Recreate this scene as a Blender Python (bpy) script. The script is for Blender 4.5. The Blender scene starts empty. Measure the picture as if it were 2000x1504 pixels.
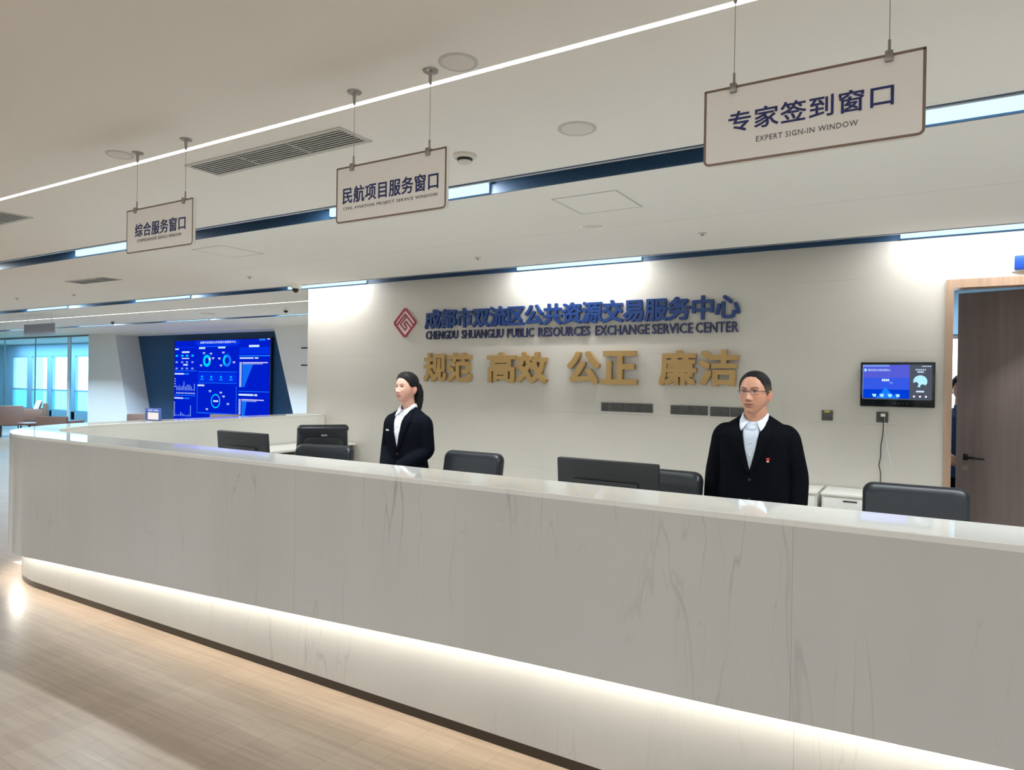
import bpy, bmesh, math, random
from mathutils import Vector, Matrix
from mathutils.bvhtree import BVHTree
from math import pi, sin, cos, radians

# ------------------------------------------------------------------ camera, world, light, exposure
SC = bpy.context.scene
COL = SC.collection
cam_d = bpy.data.cameras.new('camera')
cam = bpy.data.objects.new('camera', cam_d)
COL.objects.link(cam)
cam_d.sensor_fit = 'HORIZONTAL'
cam_d.sensor_width = 36.0
cam_d.lens = 1350.0 * 36.0 / 2000.0
cam_d.clip_start = 0.05
cam.matrix_world = Matrix(((0.85328, -0.01506, 0.52123, 0.0),
                           (0.52121, -0.00604, -0.85341, 0.0),
                           (0.01600, 0.99987, 0.00270, 1.58),
                           (0, 0, 0, 1)))
SC.camera = cam

SC.view_settings.view_transform = 'Standard'
SC.view_settings.look = 'None'
SC.view_settings.exposure = 0.14
SC.view_settings.gamma = 1.0
SC.view_settings.use_curve_mapping = False
SC.cycles.use_denoising = True
SC.cycles.max_bounces = 10
SC.cycles.diffuse_bounces = 6
SC.cycles.glossy_bounces = 4
SC.cycles.transparent_max_bounces = 12
SC.cycles.sample_clamp_indirect = 6.0
SC.cycles.caustics_reflective = False
SC.cycles.caustics_refractive = False

wd = bpy.data.worlds.new('world')
SC.world = wd
wd.use_nodes = True
bg = wd.node_tree.nodes['Background']
bg.inputs['Color'].default_value = (0.90, 0.96, 1.0, 1)
bg.inputs['Strength'].default_value = 4.0

CEIL = 2.79
WALL = 6.40


def area(name, loc, rot, sx, sy, power, color=(1, .95, .87)):
    l = bpy.data.lights.new(name, 'AREA')
    l.shape = 'RECTANGLE'
    l.size, l.size_y = sx, sy
    l.energy = power
    l.color = color
    o = bpy.data.objects.new(name, l)
    COL.objects.link(o)
    o.location = loc
    o.rotation_euler = rot
    return o


FILL_TINT = (.84, .93, 1.0)
# added fill lights, no fixtures (over and behind the viewer, and far rooms)
for k, (x, y, p) in enumerate([(-12, -2.6, 92), (-7.5, -2.6, 92), (-3, -2.6, 92), (1.2, -2.6, 92), (-13, .8, 80), (-5.5, -.5, 22), (-1.5, -.5, 22), (2, -.5, 20)]):
    area('ceiling_fill_light', (x, y, 2.775), (0, 0, 0), 2.4, .3, p, FILL_TINT)
for x, y, p in ((-19, 3.0, 90), (-19, -1.5, 90)):
    area('ceiling_fill_light', (x, y, 2.775), (0, 0, 0), 3.0, 1.2, p, (.52, .79, 1.0))  # added bluish fill for the far left hall
area('glass_room_fill_light', (-26.5, 12.2, 2.775), (0, 0, 0), 9.0, 1.2, 300, (.46, .76, 1.0))  # added fill, brightens piers and ceiling behind the glass
area('office_fill_light', (.3, 8.3, 2.775), (0, 0, 0), 2.4, .6, 40, (.75, .90, 1.0))  # added bluish fill for the office past the door
# ------------------------------------------------------------------ helpers


def lin(c):
    def f(u):
        u /= 255.0
        return u / 12.92 if u <= .04045 else ((u + .055) / 1.055) ** 2.4
    return (f(c[0]), f(c[1]), f(c[2]), 1.0)


def mat(name, rgb, rough=.5, metal=0.0, spec=.5, coat=0.0, emit=None, estr=0.0):
    m = bpy.data.materials.new(name)
    m.use_nodes = True
    b = m.node_tree.nodes['Principled BSDF']
    b.inputs['Base Color'].default_value = rgb if len(rgb) == 4 else (*rgb, 1)
    b.inputs['Roughness'].default_value = rough
    b.inputs['Metallic'].default_value = metal
    b.inputs['Specular IOR Level'].default_value = spec
    b.inputs['Coat Weight'].default_value = coat
    if emit:
        b.inputs['Emission Color'].default_value = (*emit[:3], 1)
        b.inputs['Emission Strength'].default_value = estr
    return m


class NT:
    """small node-tree writer"""
    def __init__(s, m):
        s.t = m.node_tree
        s.b = s.t.nodes['Principled BSDF']

    def n(s, typ, **kw):
        nd = s.t.nodes.new(typ)
        for k, v in kw.items():
            setattr(nd, k, v)
        return nd

    def l(s, a, b):
        s.t.links.new(a, b)

    def math(s, op, a, b=None):
        nd = s.n('ShaderNodeMath', operation=op)
        for i, v in enumerate((a, b)):
            if v is None:
                continue
            if isinstance(v, (int, float)):
                nd.inputs[i].default_value = v
            else:
                s.l(v, nd.inputs[i])
        return nd.outputs[0]

    def mix(s, f, a, b):
        nd = s.n('ShaderNodeMix', data_type='RGBA')
        for sock, v in ((nd.inputs[0], f), (nd.inputs[6], a), (nd.inputs[7], b)):
            if isinstance(v, (int, float)):
                sock.default_value = v
            elif isinstance(v, tuple):
                sock.default_value = v if len(v) == 4 else (*v, 1)
            else:
                s.l(v, sock)
        return nd.outputs[2]

    def ramp(s, f, lo, hi):
        nd = s.n('ShaderNodeMapRange')
        nd.inputs['From Min'].default_value = lo
        nd.inputs['From Max'].default_value = hi
        s.l(f, nd.inputs['Value'])
        return nd.outputs[0]

    def coords(s, rot=(0, 0, 0), scale=(1, 1, 1), kind='Object', loc=(0, 0, 0)):
        tc = s.n('ShaderNodeTexCoord')
        mp = s.n('ShaderNodeMapping')
        mp.inputs['Rotation'].default_value = rot
        mp.inputs['Scale'].default_value = scale
        mp.inputs['Location'].default_value = loc
        s.l(tc.outputs[kind], mp.inputs[0])
        return mp.outputs[0]

    def noise(s, vec, scale, detail=4, rough=.55, dist=0.0):
        nd = s.n('ShaderNodeTexNoise')
        nd.inputs['Scale'].default_value = scale
        nd.inputs['Detail'].default_value = detail
        nd.inputs['Roughness'].default_value = rough
        nd.inputs['Distortion'].default_value = dist
        s.l(vec, nd.inputs['Vector'])
        return nd.outputs['Fac']


def marble(name, base, vein, rough=.12, amount=.5, seam=False):
    m = mat(name, base, rough, spec=.5)
    t = NT(m)
    # stretched along a steep diagonal, so the veins run down to the right
    v = t.coords(rot=(0, radians(-14), 0), scale=(2.6, 2.6, .34))
    a = t.noise(v, 1.0, 4, .5, .25)
    line = t.math('ABSOLUTE', t.math('SUBTRACT', a, .5))
    line = t.math('SUBTRACT', 1.0, t.ramp(line, 0.0, .007))
    v2 = t.coords(rot=(0, radians(-20), 0), scale=(3.4, 3.4, .5), loc=(3, 1, 2))
    a2 = t.noise(v2, 1.2, 4, .55, .25)
    line2 = t.math('ABSOLUTE', t.math('SUBTRACT', a2, .52))
    line2 = t.math('MULTIPLY', t.math('SUBTRACT', 1.0, t.ramp(line2, 0.0, .005)), .7)
    mask = t.ramp(t.noise(t.coords(loc=(7, 3, 1)), 1.4, 3), .47, .68)
    ln = t.math('MULTIPLY', t.math('MAXIMUM', line, line2), mask)
    ln = t.math('MULTIPLY', ln, amount)
    cloud = t.ramp(t.noise(v, .8, 3), .3, .75)
    c0 = t.mix(cloud, tuple(base[:3]), tuple(x * .93 for x in base[:3]))
    c1 = t.mix(ln, c0, tuple(vein[:3]))
    if seam:          # butt joints between the stone slabs
        sp = t.n('ShaderNodeSeparateXYZ')
        t.l(t.coords(), sp.inputs[0])
        f = t.math('FRACT', t.math('ADD', t.math('DIVIDE', t.math('ADD', sp.outputs[0], .394), 2.4), 50.5))
        d = t.math('MULTIPLY', t.math('ABSOLUTE', t.math('SUBTRACT', f, .5)), 2.4)
        c1 = t.mix(t.math('MULTIPLY', t.math('SUBTRACT', 1.0, t.ramp(d, .0006, .0018)), .4), c1, tuple(vein[:3]))
    t.l(c1, t.b.inputs['Base Color'])
    return m


def wood(name, c1, c2, axis='Z', rough=.4, scale=1.0):
    m = mat(name, c1, rough)
    t = NT(m)
    sc = {'Z': (14, 14, .7), 'X': (.7, 14, 14), 'Y': (14, .7, 14)}[axis]
    a = t.noise(t.coords(scale=tuple(x * scale for x in sc)), 1.6, 5, .6, .3)
    t.l(t.mix(t.ramp(a, .3, .7), tuple(c1[:3]), tuple(c2[:3])), t.b.inputs['Base Color'])
    return m


def floor_mat():
    m = mat('floor_planks', (.5, .4, .3, 1), .3)
    t = NT(m)
    tc = t.coords(rot=(0, 0, radians(-87.5)))
    br = t.n('ShaderNodeTexBrick')
    br.offset = .37
    br.inputs['Color1'].default_value = (0, 0, 0, 1)
    br.inputs['Color2'].default_value = (1, 1, 1, 1)
    br.inputs['Mortar'].default_value = (.5, .5, .5, 1)
    br.inputs['Scale'].default_value = 1.0
    br.inputs['Mortar Size'].default_value = .0012
    br.inputs['Mortar Smooth'].default_value = .2
    br.inputs['Bias'].default_value = 0
    br.inputs['Brick Width'].default_value = 1.2
    br.inputs['Row Height'].default_value = .185
    t.l(tc, br.inputs['Vector'])
    g = t.noise(t.coords(rot=(0, 0, radians(-87.5)), scale=(.9, 24, 1)), 1.5, 6, .65, .2)
    g2 = t.noise(t.coords(rot=(0, 0, radians(-87.5)), scale=(.5, 6, 1)), 1.2, 3, .5)
    a = t.mix(t.ramp(g, .3, .72), lin((163, 145, 127))[:3], lin((138, 121, 104))[:3])
    b = t.mix(t.ramp(g, .3, .72), lin((172, 154, 136))[:3], lin((148, 130, 112))[:3])
    c = t.mix(br.outputs['Color'], a, b)
    c = t.mix(t.math('MULTIPLY', t.ramp(g2, .35, .7), .3), c, lin((130, 112, 95))[:3])
    c = t.mix(t.math('MULTIPLY', br.outputs['Fac'], .55), c, lin((95, 76, 58))[:3])
    t.l(c, t.b.inputs['Base Color'])
    r = t.ramp(g, 0, 1)
    t.l(t.math('ADD', t.math('MULTIPLY', r, .12), .26), t.b.inputs['Roughness'])
    return m


def wall_tile(name, base, line, w=1.2, h=.6, x0=-1.12, z0=1.29, amount=.35):
    m = mat(name, base, .38, spec=.35)
    t = NT(m)
    tc = t.n('ShaderNodeTexCoord')
    sep = t.n('ShaderNodeSeparateXYZ')
    t.l(tc.outputs['Object'], sep.inputs[0])
    lines = []
    for out, o, p in ((sep.outputs[0], x0, w * 2), (sep.outputs[2], z0, h)):
        f = t.math('FRACT', t.math('ADD', t.math('DIVIDE', t.math('SUBTRACT', out, o), p), 50.5))
        d = t.math('MULTIPLY', t.math('ABSOLUTE', t.math('SUBTRACT', f, .5)), p)
        lines.append(t.math('SUBTRACT', 1.0, t.ramp(d, .0008, .004)))
    ln = t.math('MAXIMUM', lines[0], lines[1])
    br = t.ramp(t.noise(t.coords(scale=(.6, .6, 2.2)), 1.7, 3), .42, .62)
    ln = t.math('MULTIPLY', t.math('MULTIPLY', ln, br), amount)
    v = t.noise(t.coords(rot=(0, radians(25), 0), scale=(.5, .5, 1.6)), 1.6, 5, .6, .6)
    c0 = t.mix(t.ramp(v, .3, .75), tuple(base[:3]), tuple(x * .94 for x in base[:3]))
    t.l(t.mix(ln, c0, tuple(line[:3])), t.b.inputs['Base Color'])
    return m


def emis(name, rgb, s):
    m = bpy.data.materials.new(name)
    m.use_nodes = True
    nt = m.node_tree
    nt.nodes.clear()
    e = nt.nodes.new('ShaderNodeEmission')
    e.inputs[0].default_value = (*rgb[:3], 1)
    e.inputs[1].default_value = s
    o = nt.nodes.new('ShaderNodeOutputMaterial')
    nt.links.new(e.outputs[0], o.inputs[0])
    return m


def thin_glass(name, tint, refl=.08):
    m = bpy.data.materials.new(name)
    m.use_nodes = True
    nt = m.node_tree
    nt.nodes.clear()
    tr = nt.nodes.new('ShaderNodeBsdfTransparent')
    tr.inputs[0].default_value = (*tint, 1)
    gl = nt.nodes.new('ShaderNodeBsdfGlossy')
    gl.inputs['Roughness'].default_value = .03
    mx = nt.nodes.new('ShaderNodeMixShader')
    mx.inputs[0].default_value = refl
    o = nt.nodes.new('ShaderNodeOutputMaterial')
    nt.links.new(tr.outputs[0], mx.inputs[1])
    nt.links.new(gl.outputs[0], mx.inputs[2])
    nt.links.new(mx.outputs[0], o.inputs[0])
    return m


class MB:
    """collects shapes and links them as ONE mesh object"""
    def __init__(s):
        s.v, s.f, s.mi, s.sm = [], [], [], []
        s.cur = 0
        s.smooth = False

    def add(s, vs, fs, smooth=None):
        o = len(s.v)
        s.v += [tuple(p) for p in vs]
        for f in fs:
            s.f.append(tuple(o + i for i in f))
            s.mi.append(s.cur)
            s.sm.append(s.smooth if smooth is None else smooth)

    def bm(s, b, smooth=None):
        b.verts.ensure_lookup_table()
        b.verts.index_update()
        s.add([v.co for v in b.verts], [[v.index for v in f.verts] for f in b.faces], smooth)
        b.free()

    def box(s, x0, x1, y0, y1, z0, z1, bev=0.0, M=None, seg=2):
        if bev <= 0:
            vs = [Vector((x, y, z)) for x in (x0, x1) for y in (y0, y1) for z in (z0, z1)]
            if M is not None:
                vs = [M @ v for v in vs]
            s.add(vs, [(0, 1, 3, 2), (4, 6, 7, 5), (0, 4, 5, 1), (2, 3, 7, 6), (0, 2, 6, 4), (1, 5, 7, 3)])
            return
        b = bmesh.new()
        bmesh.ops.create_cube(b, size=1)
        for v in b.verts:
            v.co = Vector(((x0 + x1) / 2 + v.co.x * (x1 - x0), (y0 + y1) / 2 + v.co.y * (y1 - y0), (z0 + z1) / 2 + v.co.z * (z1 - z0)))
        bmesh.ops.bevel(b, geom=list(b.edges), offset=bev, segments=seg, affect='EDGES', profile=.5)
        if M is not None:
            b.transform(M)
        s.bm(b, True)

    def tube(s, pts, radii, seg=12, caps=True, smooth=True, round_caps=False):
        pts = [Vector(p) for p in pts]
        if isinstance(radii, (int, float)):
            radii = [radii] * len(pts)
        radii = list(radii)
        if round_caps:
            d0 = (pts[0] - pts[1]).normalized()
            d1 = (pts[-1] - pts[-2]).normalized()
            r0, r1 = radii[0], radii[-1]
            a = [(.97, .25), (.75, .66), (.4, .917)]
            pts = [pts[0] + d0 * r0 * h for h, _ in a] + pts + [pts[-1] + d1 * r1 * h for h, _ in reversed(a)]
            radii = [r0 * w for _, w in a] + radii + [r1 * w for _, w in reversed(a)]
        n = len(pts)
        vs, fs = [], []
        up = None
        for i in range(n):
            d = (pts[min(i + 1, n - 1)] - pts[max(i - 1, 0)]).normalized()
            if up is None:
                up = Vector((0, 0, 1)) if abs(d.z) < .9 else Vector((1, 0, 0))
            sx = d.cross(up).normalized()
            up = sx.cross(d).normalized()
            for k in range(seg):
                a = 2 * pi * k / seg
                vs.append(pts[i] + (sx * cos(a) + up * sin(a)) * radii[i])
        for i in range(n - 1):
            for k in range(seg):
                k2 = (k + 1) % seg
                fs.append((i * seg + k, i * seg + k2, (i + 1) * seg + k2, (i + 1) * seg + k))
        if caps:
            fs.append(tuple(reversed(range(seg))))
            fs.append(tuple((n - 1) * seg + k for k in range(seg)))
        s.add(vs, fs, smooth)

    def cyl(s, c, r, h, seg=24, axis='Z', r2=None, smooth=True):
        d = {'X': Vector((1, 0, 0)), 'Y': Vector((0, 1, 0)), 'Z': Vector((0, 0, 1))}[axis]
        c = Vector(c)
        s.tube([c, c + d * h], [r, r if r2 is None else r2], seg, True, smooth)

    def lathe(s, c, prof, seg=28, smooth=True):
        vs, fs = [], []
        for r, z in prof:
            for k in range(seg):
                a = 2 * pi * k / seg
                vs.append((c[0] + r * cos(a), c[1] + r * sin(a), c[2] + z))
        for i in range(len(prof) - 1):
            for k in range(seg):
                k2 = (k + 1) % seg
                fs.append((i * seg + k, i * seg + k2, (i + 1) * seg + k2, (i + 1) * seg + k))
        fs.append(tuple(reversed(range(seg))))
        fs.append(tuple((len(prof) - 1) * seg + k for k in range(seg)))
        s.add(vs, fs, smooth)

    def prism(s, poly, y0, y1):
        """polygon in x,z extruded from y0 to y1"""
        n = len(poly)
        vs = [(x, y0, z) for x, z in poly] + [(x, y1, z) for x, z in poly]
        fs = [tuple(range(n)), tuple(reversed(range(n, 2 * n)))]
        fs += [(i, i + n, (i + 1) % n + n, (i + 1) % n) for i in range(n)]
        s.add(vs, fs)

    def loft(s, rings, caps=True, smooth=True):
        n = len(rings[0])
        vs = [p for r in rings for p in r]
        fs = []
        for i in range(len(rings) - 1):
            for k in range(n):
                k2 = (k + 1) % n
                fs.append((i * n + k, i * n + k2, (i + 1) * n + k2, (i + 1) * n + k))
        if caps:
            fs.append(tuple(reversed(range(n))))
            fs.append(tuple((len(rings) - 1) * n + k for k in range(n)))
        s.add(vs, fs, smooth)

    def sphere(s, c, rx, ry=None, rz=None, u=20, v=12, M=None):
        ry = rx if ry is None else ry
        rz = rx if rz is None else rz
        b = bmesh.new()
        bmesh.ops.create_uvsphere(b, u_segments=u, v_segments=v, radius=1)
        for w in b.verts:
            p = Vector((w.co.x * rx, w.co.y * ry, w.co.z * rz))
            w.co = (M @ p if M is not None else p) + Vector(c)
        s.bm(b, True)

    def mesh(s, name, mats):
        me = bpy.data.meshes.new(name)
        me.from_pydata(s.v, [], s.f)
        for m in (mats if isinstance(mats, (list, tuple)) else [mats]):
            me.materials.append(m)
        me.polygons.foreach_set('material_index', s.mi)
        me.polygons.foreach_set('use_smooth', s.sm)
        b = bmesh.new()
        b.from_mesh(me)
        bmesh.ops.recalc_face_normals(b, faces=b.faces)
        b.to_mesh(me)
        b.free()
        return me

    def build(s, name, mats, parent=None, sharp=True):
        me = s.mesh(name, mats)
        if sharp and any(s.sm):
            me.set_sharp_from_angle(angle=radians(40))
        return link(name, me, parent)


def link(name, data, parent=None):
    o = bpy.data.objects.new(name, data)
    COL.objects.link(o)
    if parent is not None:
        o.parent = parent
    return o


def thing(name, label, cat, loc=(0, 0, 0), rz=0, group=None):
    o = bpy.data.objects.new(name, None)
    COL.objects.link(o)
    o.empty_display_size = .1
    o.location = loc
    o.rotation_euler = (0, 0, rz)
    return tag(o, label, cat, group)


def tag(o, label, cat, group=None):
    o['label'] = label
    o['category'] = cat
    if group:
        o['group'] = group
    return o


def struct(o, label=None):
    o['kind'] = 'structure'
    if label:
        o['label'] = label
    return o


def dup(root, loc, rz, label, group=None):
    r = root.copy()
    COL.objects.link(r)
    r.location = loc
    r.rotation_euler = (0, 0, rz)
    r['label'] = label
    if group:
        r['group'] = group
    for ch in list(root.children):
        c = ch.copy()
        COL.objects.link(c)
        c.parent = r
        for g in list(ch.children):
            d = g.copy()
            COL.objects.link(d)
            d.parent = c
    return r


_cache = {}


def glyphs(txt, bold=0.0, depth=.0, bevel=0.0, spacing=1.0):
    """text as (verts, faces) in x,z facing -y, em size 1, front at y=0, thickness depth behind"""
    key = (txt, bold, depth, bevel, spacing)
    if key in _cache:
        return _cache[key]
    cu = bpy.data.curves.new('t', 'FONT')
    cu.body = txt
    cu.size = 1.0
    cu.extrude = depth / 2
    cu.bevel_depth = bevel
    cu.bevel_resolution = 1
    cu.resolution_u = 2
    cu.space_character = spacing
    ob = bpy.data.objects.new('t', cu)
    COL.objects.link(ob)
    bpy.context.view_layer.update()
    me = bpy.data.meshes.new_from_object(ob.evaluated_get(bpy.context.evaluated_depsgraph_get()))
    vs = [(v.co.x, -v.co.z + depth / 2 + bevel, v.co.y) for v in me.vertices]
    fs = [tuple(p.vertices) for p in me.polygons]
    if bold > 0:      # heavier strokes: the letter shape repeated a stroke-width round itself
        n0, v0, f0 = len(vs), vs, fs
        vs, fs = [], []
        for k in range(8):
            ca, sa = (1, 1, -1, -1, 1, 0, -1, 0)[k] * .82, (1, -1, 1, -1, 0, 1, 0, -1)[k] * .82
            q = bold * 1.1 * (1 - .014 * k)
            vs += [(a + q * ca, b_ - .0012 * k, c + q * sa) for a, b_, c in v0]
            fs += [tuple(i + k * n0 for i in f) for f in f0]
    bpy.data.objects.remove(ob)
    bpy.data.curves.remove(cu)
    bpy.data.meshes.remove(me)
    _cache[key] = (vs, fs)
    return vs, fs


def fit(vs, x0, x1, z0, z1, y):
    """scale glyph verts to the rectangle x0..x1, z0..z1 (None keeps the aspect), front face at y"""
    xs = [v[0] for v in vs]
    zs = [v[2] for v in vs]
    sx = (x1 - x0) / (max(xs) - min(xs))
    sz = (z1 - z0) / (max(zs) - min(zs))
    return [((v[0] - min(xs)) * sx + x0, v[1] + y, (v[2] - min(zs)) * sz + z0) for v in vs]


# ------------------------------------------------------------------ materials
M = {}
M['ceiling'] = mat('ceiling_paint', lin((238, 235, 230)), .7, spec=.2)
M['floor'] = floor_mat()
M['wall'] = wall_tile('wall_tile', lin((206, 201, 191)), lin((150, 143, 132)))
M['white_wall'] = mat('white_wall_paint', lin((226, 226, 226)), .6, spec=.3)
M['navy'] = mat('slot_navy_paint', lin((52, 82, 112)), .45)
M['alu'] = mat('aluminium', lin((200, 204, 208)), .35, .8)
M['marble'] = marble('counter_marble', lin((193, 192, 187)), lin((118, 114, 106)), .10, .42, True)
M['marble_low'] = marble('dimmed_panel_marble', lin((176, 174, 168)), lin((108, 104, 97)), .14, .34, True)  # front panel stone, darkened here to hold back the strip's glare
M['marble_top'] = marble('counter_top_marble', lin((226, 224, 217)), lin((170, 165, 154)), .035, .3)
M['kick'] = mat('kick_metal', lin((66, 60, 54)), .3, .7)
M['kick_gap'] = mat('kick_shadow_gap', lin((20, 18, 16)), .7)
M['led_band'] = emis('counter_led', (1.0, .95, .86), 38.0)
M['led_line'] = emis('ceiling_led_line', (1.0, .98, .94), 4.0)
M['slot_lamp'] = emis('slot_lamp', (.50, .80, 1.0), 1.5)
M['blue_panel'] = mat('navy_feature_wall', lin((28, 72, 112)), .5)
M['white_lam'] = mat('white_laminate', lin((228, 226, 219)), .35)
M['brown_lam'] = wood('brown_laminate', lin((120, 98, 84)), lin((104, 84, 72)))
M['door_wood'] = wood('door_veneer', lin((116, 102, 98)), lin((104, 91, 88)), 'Z', .4)
M['frame_wood'] = wood('door_frame_veneer', lin((180, 152, 130)), lin((160, 132, 110)), 'Z', .4)
M['leather'] = mat('black_leather', lin((30, 33, 37)), .38, spec=.45)
M['blackplastic'] = mat('black_plastic', lin((26, 28, 31)), .42)
M['chrome'] = mat('chrome', lin((200, 200, 202)), .15, 1.0)
M['blue_letter'] = mat('blue_letter_face', lin((20, 56, 116)), .35)
M['navy_letter'] = mat('navy_letter_face', lin((34, 42, 84)), .35)
M['gold_letter'] = mat('gold_letter_face', lin((178, 144, 88)), .35, .3)
M['red'] = mat('emblem_red', lin((158, 44, 58)), .35)
M['emblem_white'] = mat('emblem_white', lin((228, 214, 208)), .4)
M['sign_face'] = mat('sign_board_face', lin((236, 232, 224)), .45)
M['sign_edge'] = mat('sign_board_bronze', lin((128, 108, 96)), .4, .3)
M['sign_side'] = mat('sign_board_white_edge', lin((240, 238, 230)), .4)
M['sign_blue'] = mat('sign_text_blue', lin((32, 38, 98)), .5)
M['sign_grey'] = mat('sign_text_grey', lin((82, 82, 88)), .5)
M['steel'] = mat('brushed_steel', lin((150, 146, 140)), .35, .9)
M['grey_plate'] = mat('grey_switch_plate', lin((72, 72, 70)), .4)
M['grey_dark'] = mat('socket_hole', lin((30, 30, 30)), .5)
M['yellow'] = mat('yellow_sticker', lin((196, 184, 40)), .5)
M['vent'] = mat('vent_white', lin((196, 194, 190)), .5)
M['vent_dark'] = mat('vent_duct_dark', lin((58, 60, 60)), .7)
M['speaker'] = mat('speaker_grille', lin((220, 214, 210)), .7)
M['detector'] = mat('detector_plastic', lin((214, 208, 200)), .5)
M['brown_leather'] = mat('brown_leather', lin((112, 84, 72)), .5)
M['glass'] = thin_glass('blue_glass', (.64, .89, 1.0), .05)
M['glass_low'] = thin_glass('cyan_glass', (.60, .985, .99), .04)
M['glass_clear'] = thin_glass('clear_glass', (.97, .985, 1.0), .03)
M['pier'] = mat('pier_paint', lin((205, 212, 222)), .6)
M['sign_plate_blue'] = mat('door_sign_blue', lin((20, 66, 160)), .4)

# ------------------------------------------------------------------ setting: floor, ceiling, walls
XL, XR, YF = -33.0, 3.2, -5.0
CY_IN = 2.79
b = MB()
b.box(XL, XR, YF, 15.0, -.1, 0)
struct(b.build('floor', M['floor']))

b = MB()
b.box(-6.6, XR, CY_IN, WALL, 0, .004)  # added unseen floor, kept pale to bounce light onto the ceiling
struct(b.build('floor', mat('staff_bounce_floor', lin((226, 222, 214)), .35)), 'added pale floor behind the counter, bouncing light to the ceiling')

cm = M['ceiling']
t = NT(cm)
sep = t.n('ShaderNodeSeparateXYZ')
t.l(t.n('ShaderNodeTexCoord').outputs['Object'], sep.inputs[0])
d = t.math('ABSOLUTE', t.math('SUBTRACT', sep.outputs[1], 4.93))
ln = t.math('MULTIPLY', t.math('SUBTRACT', 1.0, t.ramp(d, .002, .008)), .22)
pn = t.noise(t.coords(), .9, 3)
c0 = t.mix(pn, lin((239, 236, 231))[:3], lin((234, 231, 226))[:3])
t.l(t.mix(ln, c0, lin((130, 122, 114))[:3]), t.b.inputs['Base Color'])
b = MB()
for y0, y1 in ((YF, 2.208), (2.236, 3.44), (3.70, 6.13), (6.40, 7.393), (7.415, 8.77), (8.95, 15.0)):
    b.box(XL, XR, y0, y1, CEIL, CEIL + .06)
b.box(XL, XR, 2.208, 2.236, CEIL + .02, CEIL + .06)
b.box(XL, XR, 7.393, 7.415, CEIL + .02, CEIL + .06)
struct(b.build('ceiling', M['ceiling']))


def trough(name, y0, y1, x0, x1):
    b = MB()
    h = .24
    b.box(x0, x1, y0 - .02, y0 + .003, CEIL + .004, CEIL + h)
    b.box(x0, x1, y1 - .003, y1 + .02, CEIL + .004, CEIL + h)
    b.box(x0, x1, y0 - .02, y1 + .02, CEIL + h, CEIL + h + .02)
    b.cur = 1
    b.box(x0, x1, y0 + .012, y0 + .030, CEIL - .004, CEIL + .012)
    b.cur = 0
    b.box(x0, x1, y0 - .002, y0 + .008, CEIL - .004, CEIL + .02)
    b.box(x0, x1, y1 - .007, y1 + .004, CEIL - .004, CEIL + .012)
    struct(b.build(name, [M['navy'], M['alu']]), 'dark recessed light slot along the ceiling')


trough('trim_1', 3.44, 3.70, XL, XR)
trough('trim_2', 6.13, 6.40, XL, XR)
trough('trim_3', 8.77, 8.95, XL, XR)

for i, (yy, w, x1, txt) in enumerate(((2.222, .026, XR, 'long thin white light line in the ceiling over the reception counter'),
                                      (7.404, .02, XR, 'distant thin white light line in the ceiling toward the big blue screen'))):
    b = MB()
    b.box(XL, x1, yy - w / 2, yy + w / 2, CEIL - .001, CEIL + .02)
    tag(b.build('linear_ceiling_light', M['led_line']), txt, 'ceiling light')

# lamps inside the slots, every 3.6 m
words = ['leftmost', 'second from the left', 'third from the left', 'fourth from the left', 'fifth from the left', 'sixth from the left', 'seventh from the left', 'eighth from the left']


def slot_lamps(y_far, xs, place, slot_w=.26, power=0):
    for i, xc in enumerate(xs):
        b = MB()
        b.box(xc - .7, xc + .7, y_far - .035, y_far - .008, CEIL + .006, CEIL + .062)
        b.cur = 1
        b.box(xc - .72, xc + .72, y_far - .04, y_far - .008, CEIL + .064, CEIL + .09)
        tag(b.build('slot_light', [M['slot_lamp'], M['alu']]), 'pale blue lamp in %s, %s' % (place, words[i]), 'ceiling light', 'lamps in the ceiling slots')
        if power:
            area('slot_light_beam', (xc, y_far - min(.18, slot_w * .6), CEIL + .085), (0, 0, 0), 1.3, .06, power, (.86, .95, 1.0) if slot_w > .2 else (.55, .79, 1.0))


slot_lamps(3.70, [-13.95, -10.35, -6.75, -3.15, .45], 'the near slot behind the signs', .26, 56)
slot_lamps(6.40, [-17.55, -13.95, -10.35, -6.75, -3.15, .45], 'the slot above the lettered wall', power=0)
slot_lamps(8.95, [-20.75, -17.15, -13.55, -9.95], 'the far slot before the blue screen', .18, 190)
for xc in (-17.55, -13.95, -10.35):
    area('slot_light_beam', (xc, 6.24, CEIL + .085), (0, 0, 0), 1.3, .06, 95, (.52, .77, 1.0))
for xc in (-6.75, -3.15, .45):
    area('wall_wash_beam', (xc, 6.20, CEIL + .085), (radians(-3), 0, 0), 1.35, .06, 23, (.97, .99, 1.0))

# lettered back wall with its doorway
DX0, DX1, DZ = .068, 1.07, 2.443
b = MB()
b.box(-7.09, DX0, WALL, WALL + .12, 0, CEIL + .02)
b.box(DX0, DX1, WALL, WALL + .12, DZ, CEIL + .02)
b.box(DX1, XR, WALL, WALL + .12, 0, CEIL + .02)
struct(b.build('wall_back', M['wall']), 'cream tiled wall carrying the lettering')
# side and rear walls (out of the picture, they close the hall)
b = MB()
b.box(XR, XR + .1, YF, 15, 0, CEIL + .06)
struct(b.build('wall_right', M['white_wall']))
b = MB()
b.box(XL, XR, YF - .1, YF, 0, CEIL + .06)
struct(b.build('wall_front', M['white_wall']))
b = MB()
b.box(XL - .1, XL, YF, 15, 0, CEIL + .06)
struct(b.build('wall_left', M['white_wall']))

# far wall with the slanted niche
YN, YB = 10.6, 11.25


def nl(z):
    return -19.4 + (2.83 - z) * .298


def nr(z):
    return -12.85 + (2.745 - z) * .352


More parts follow.
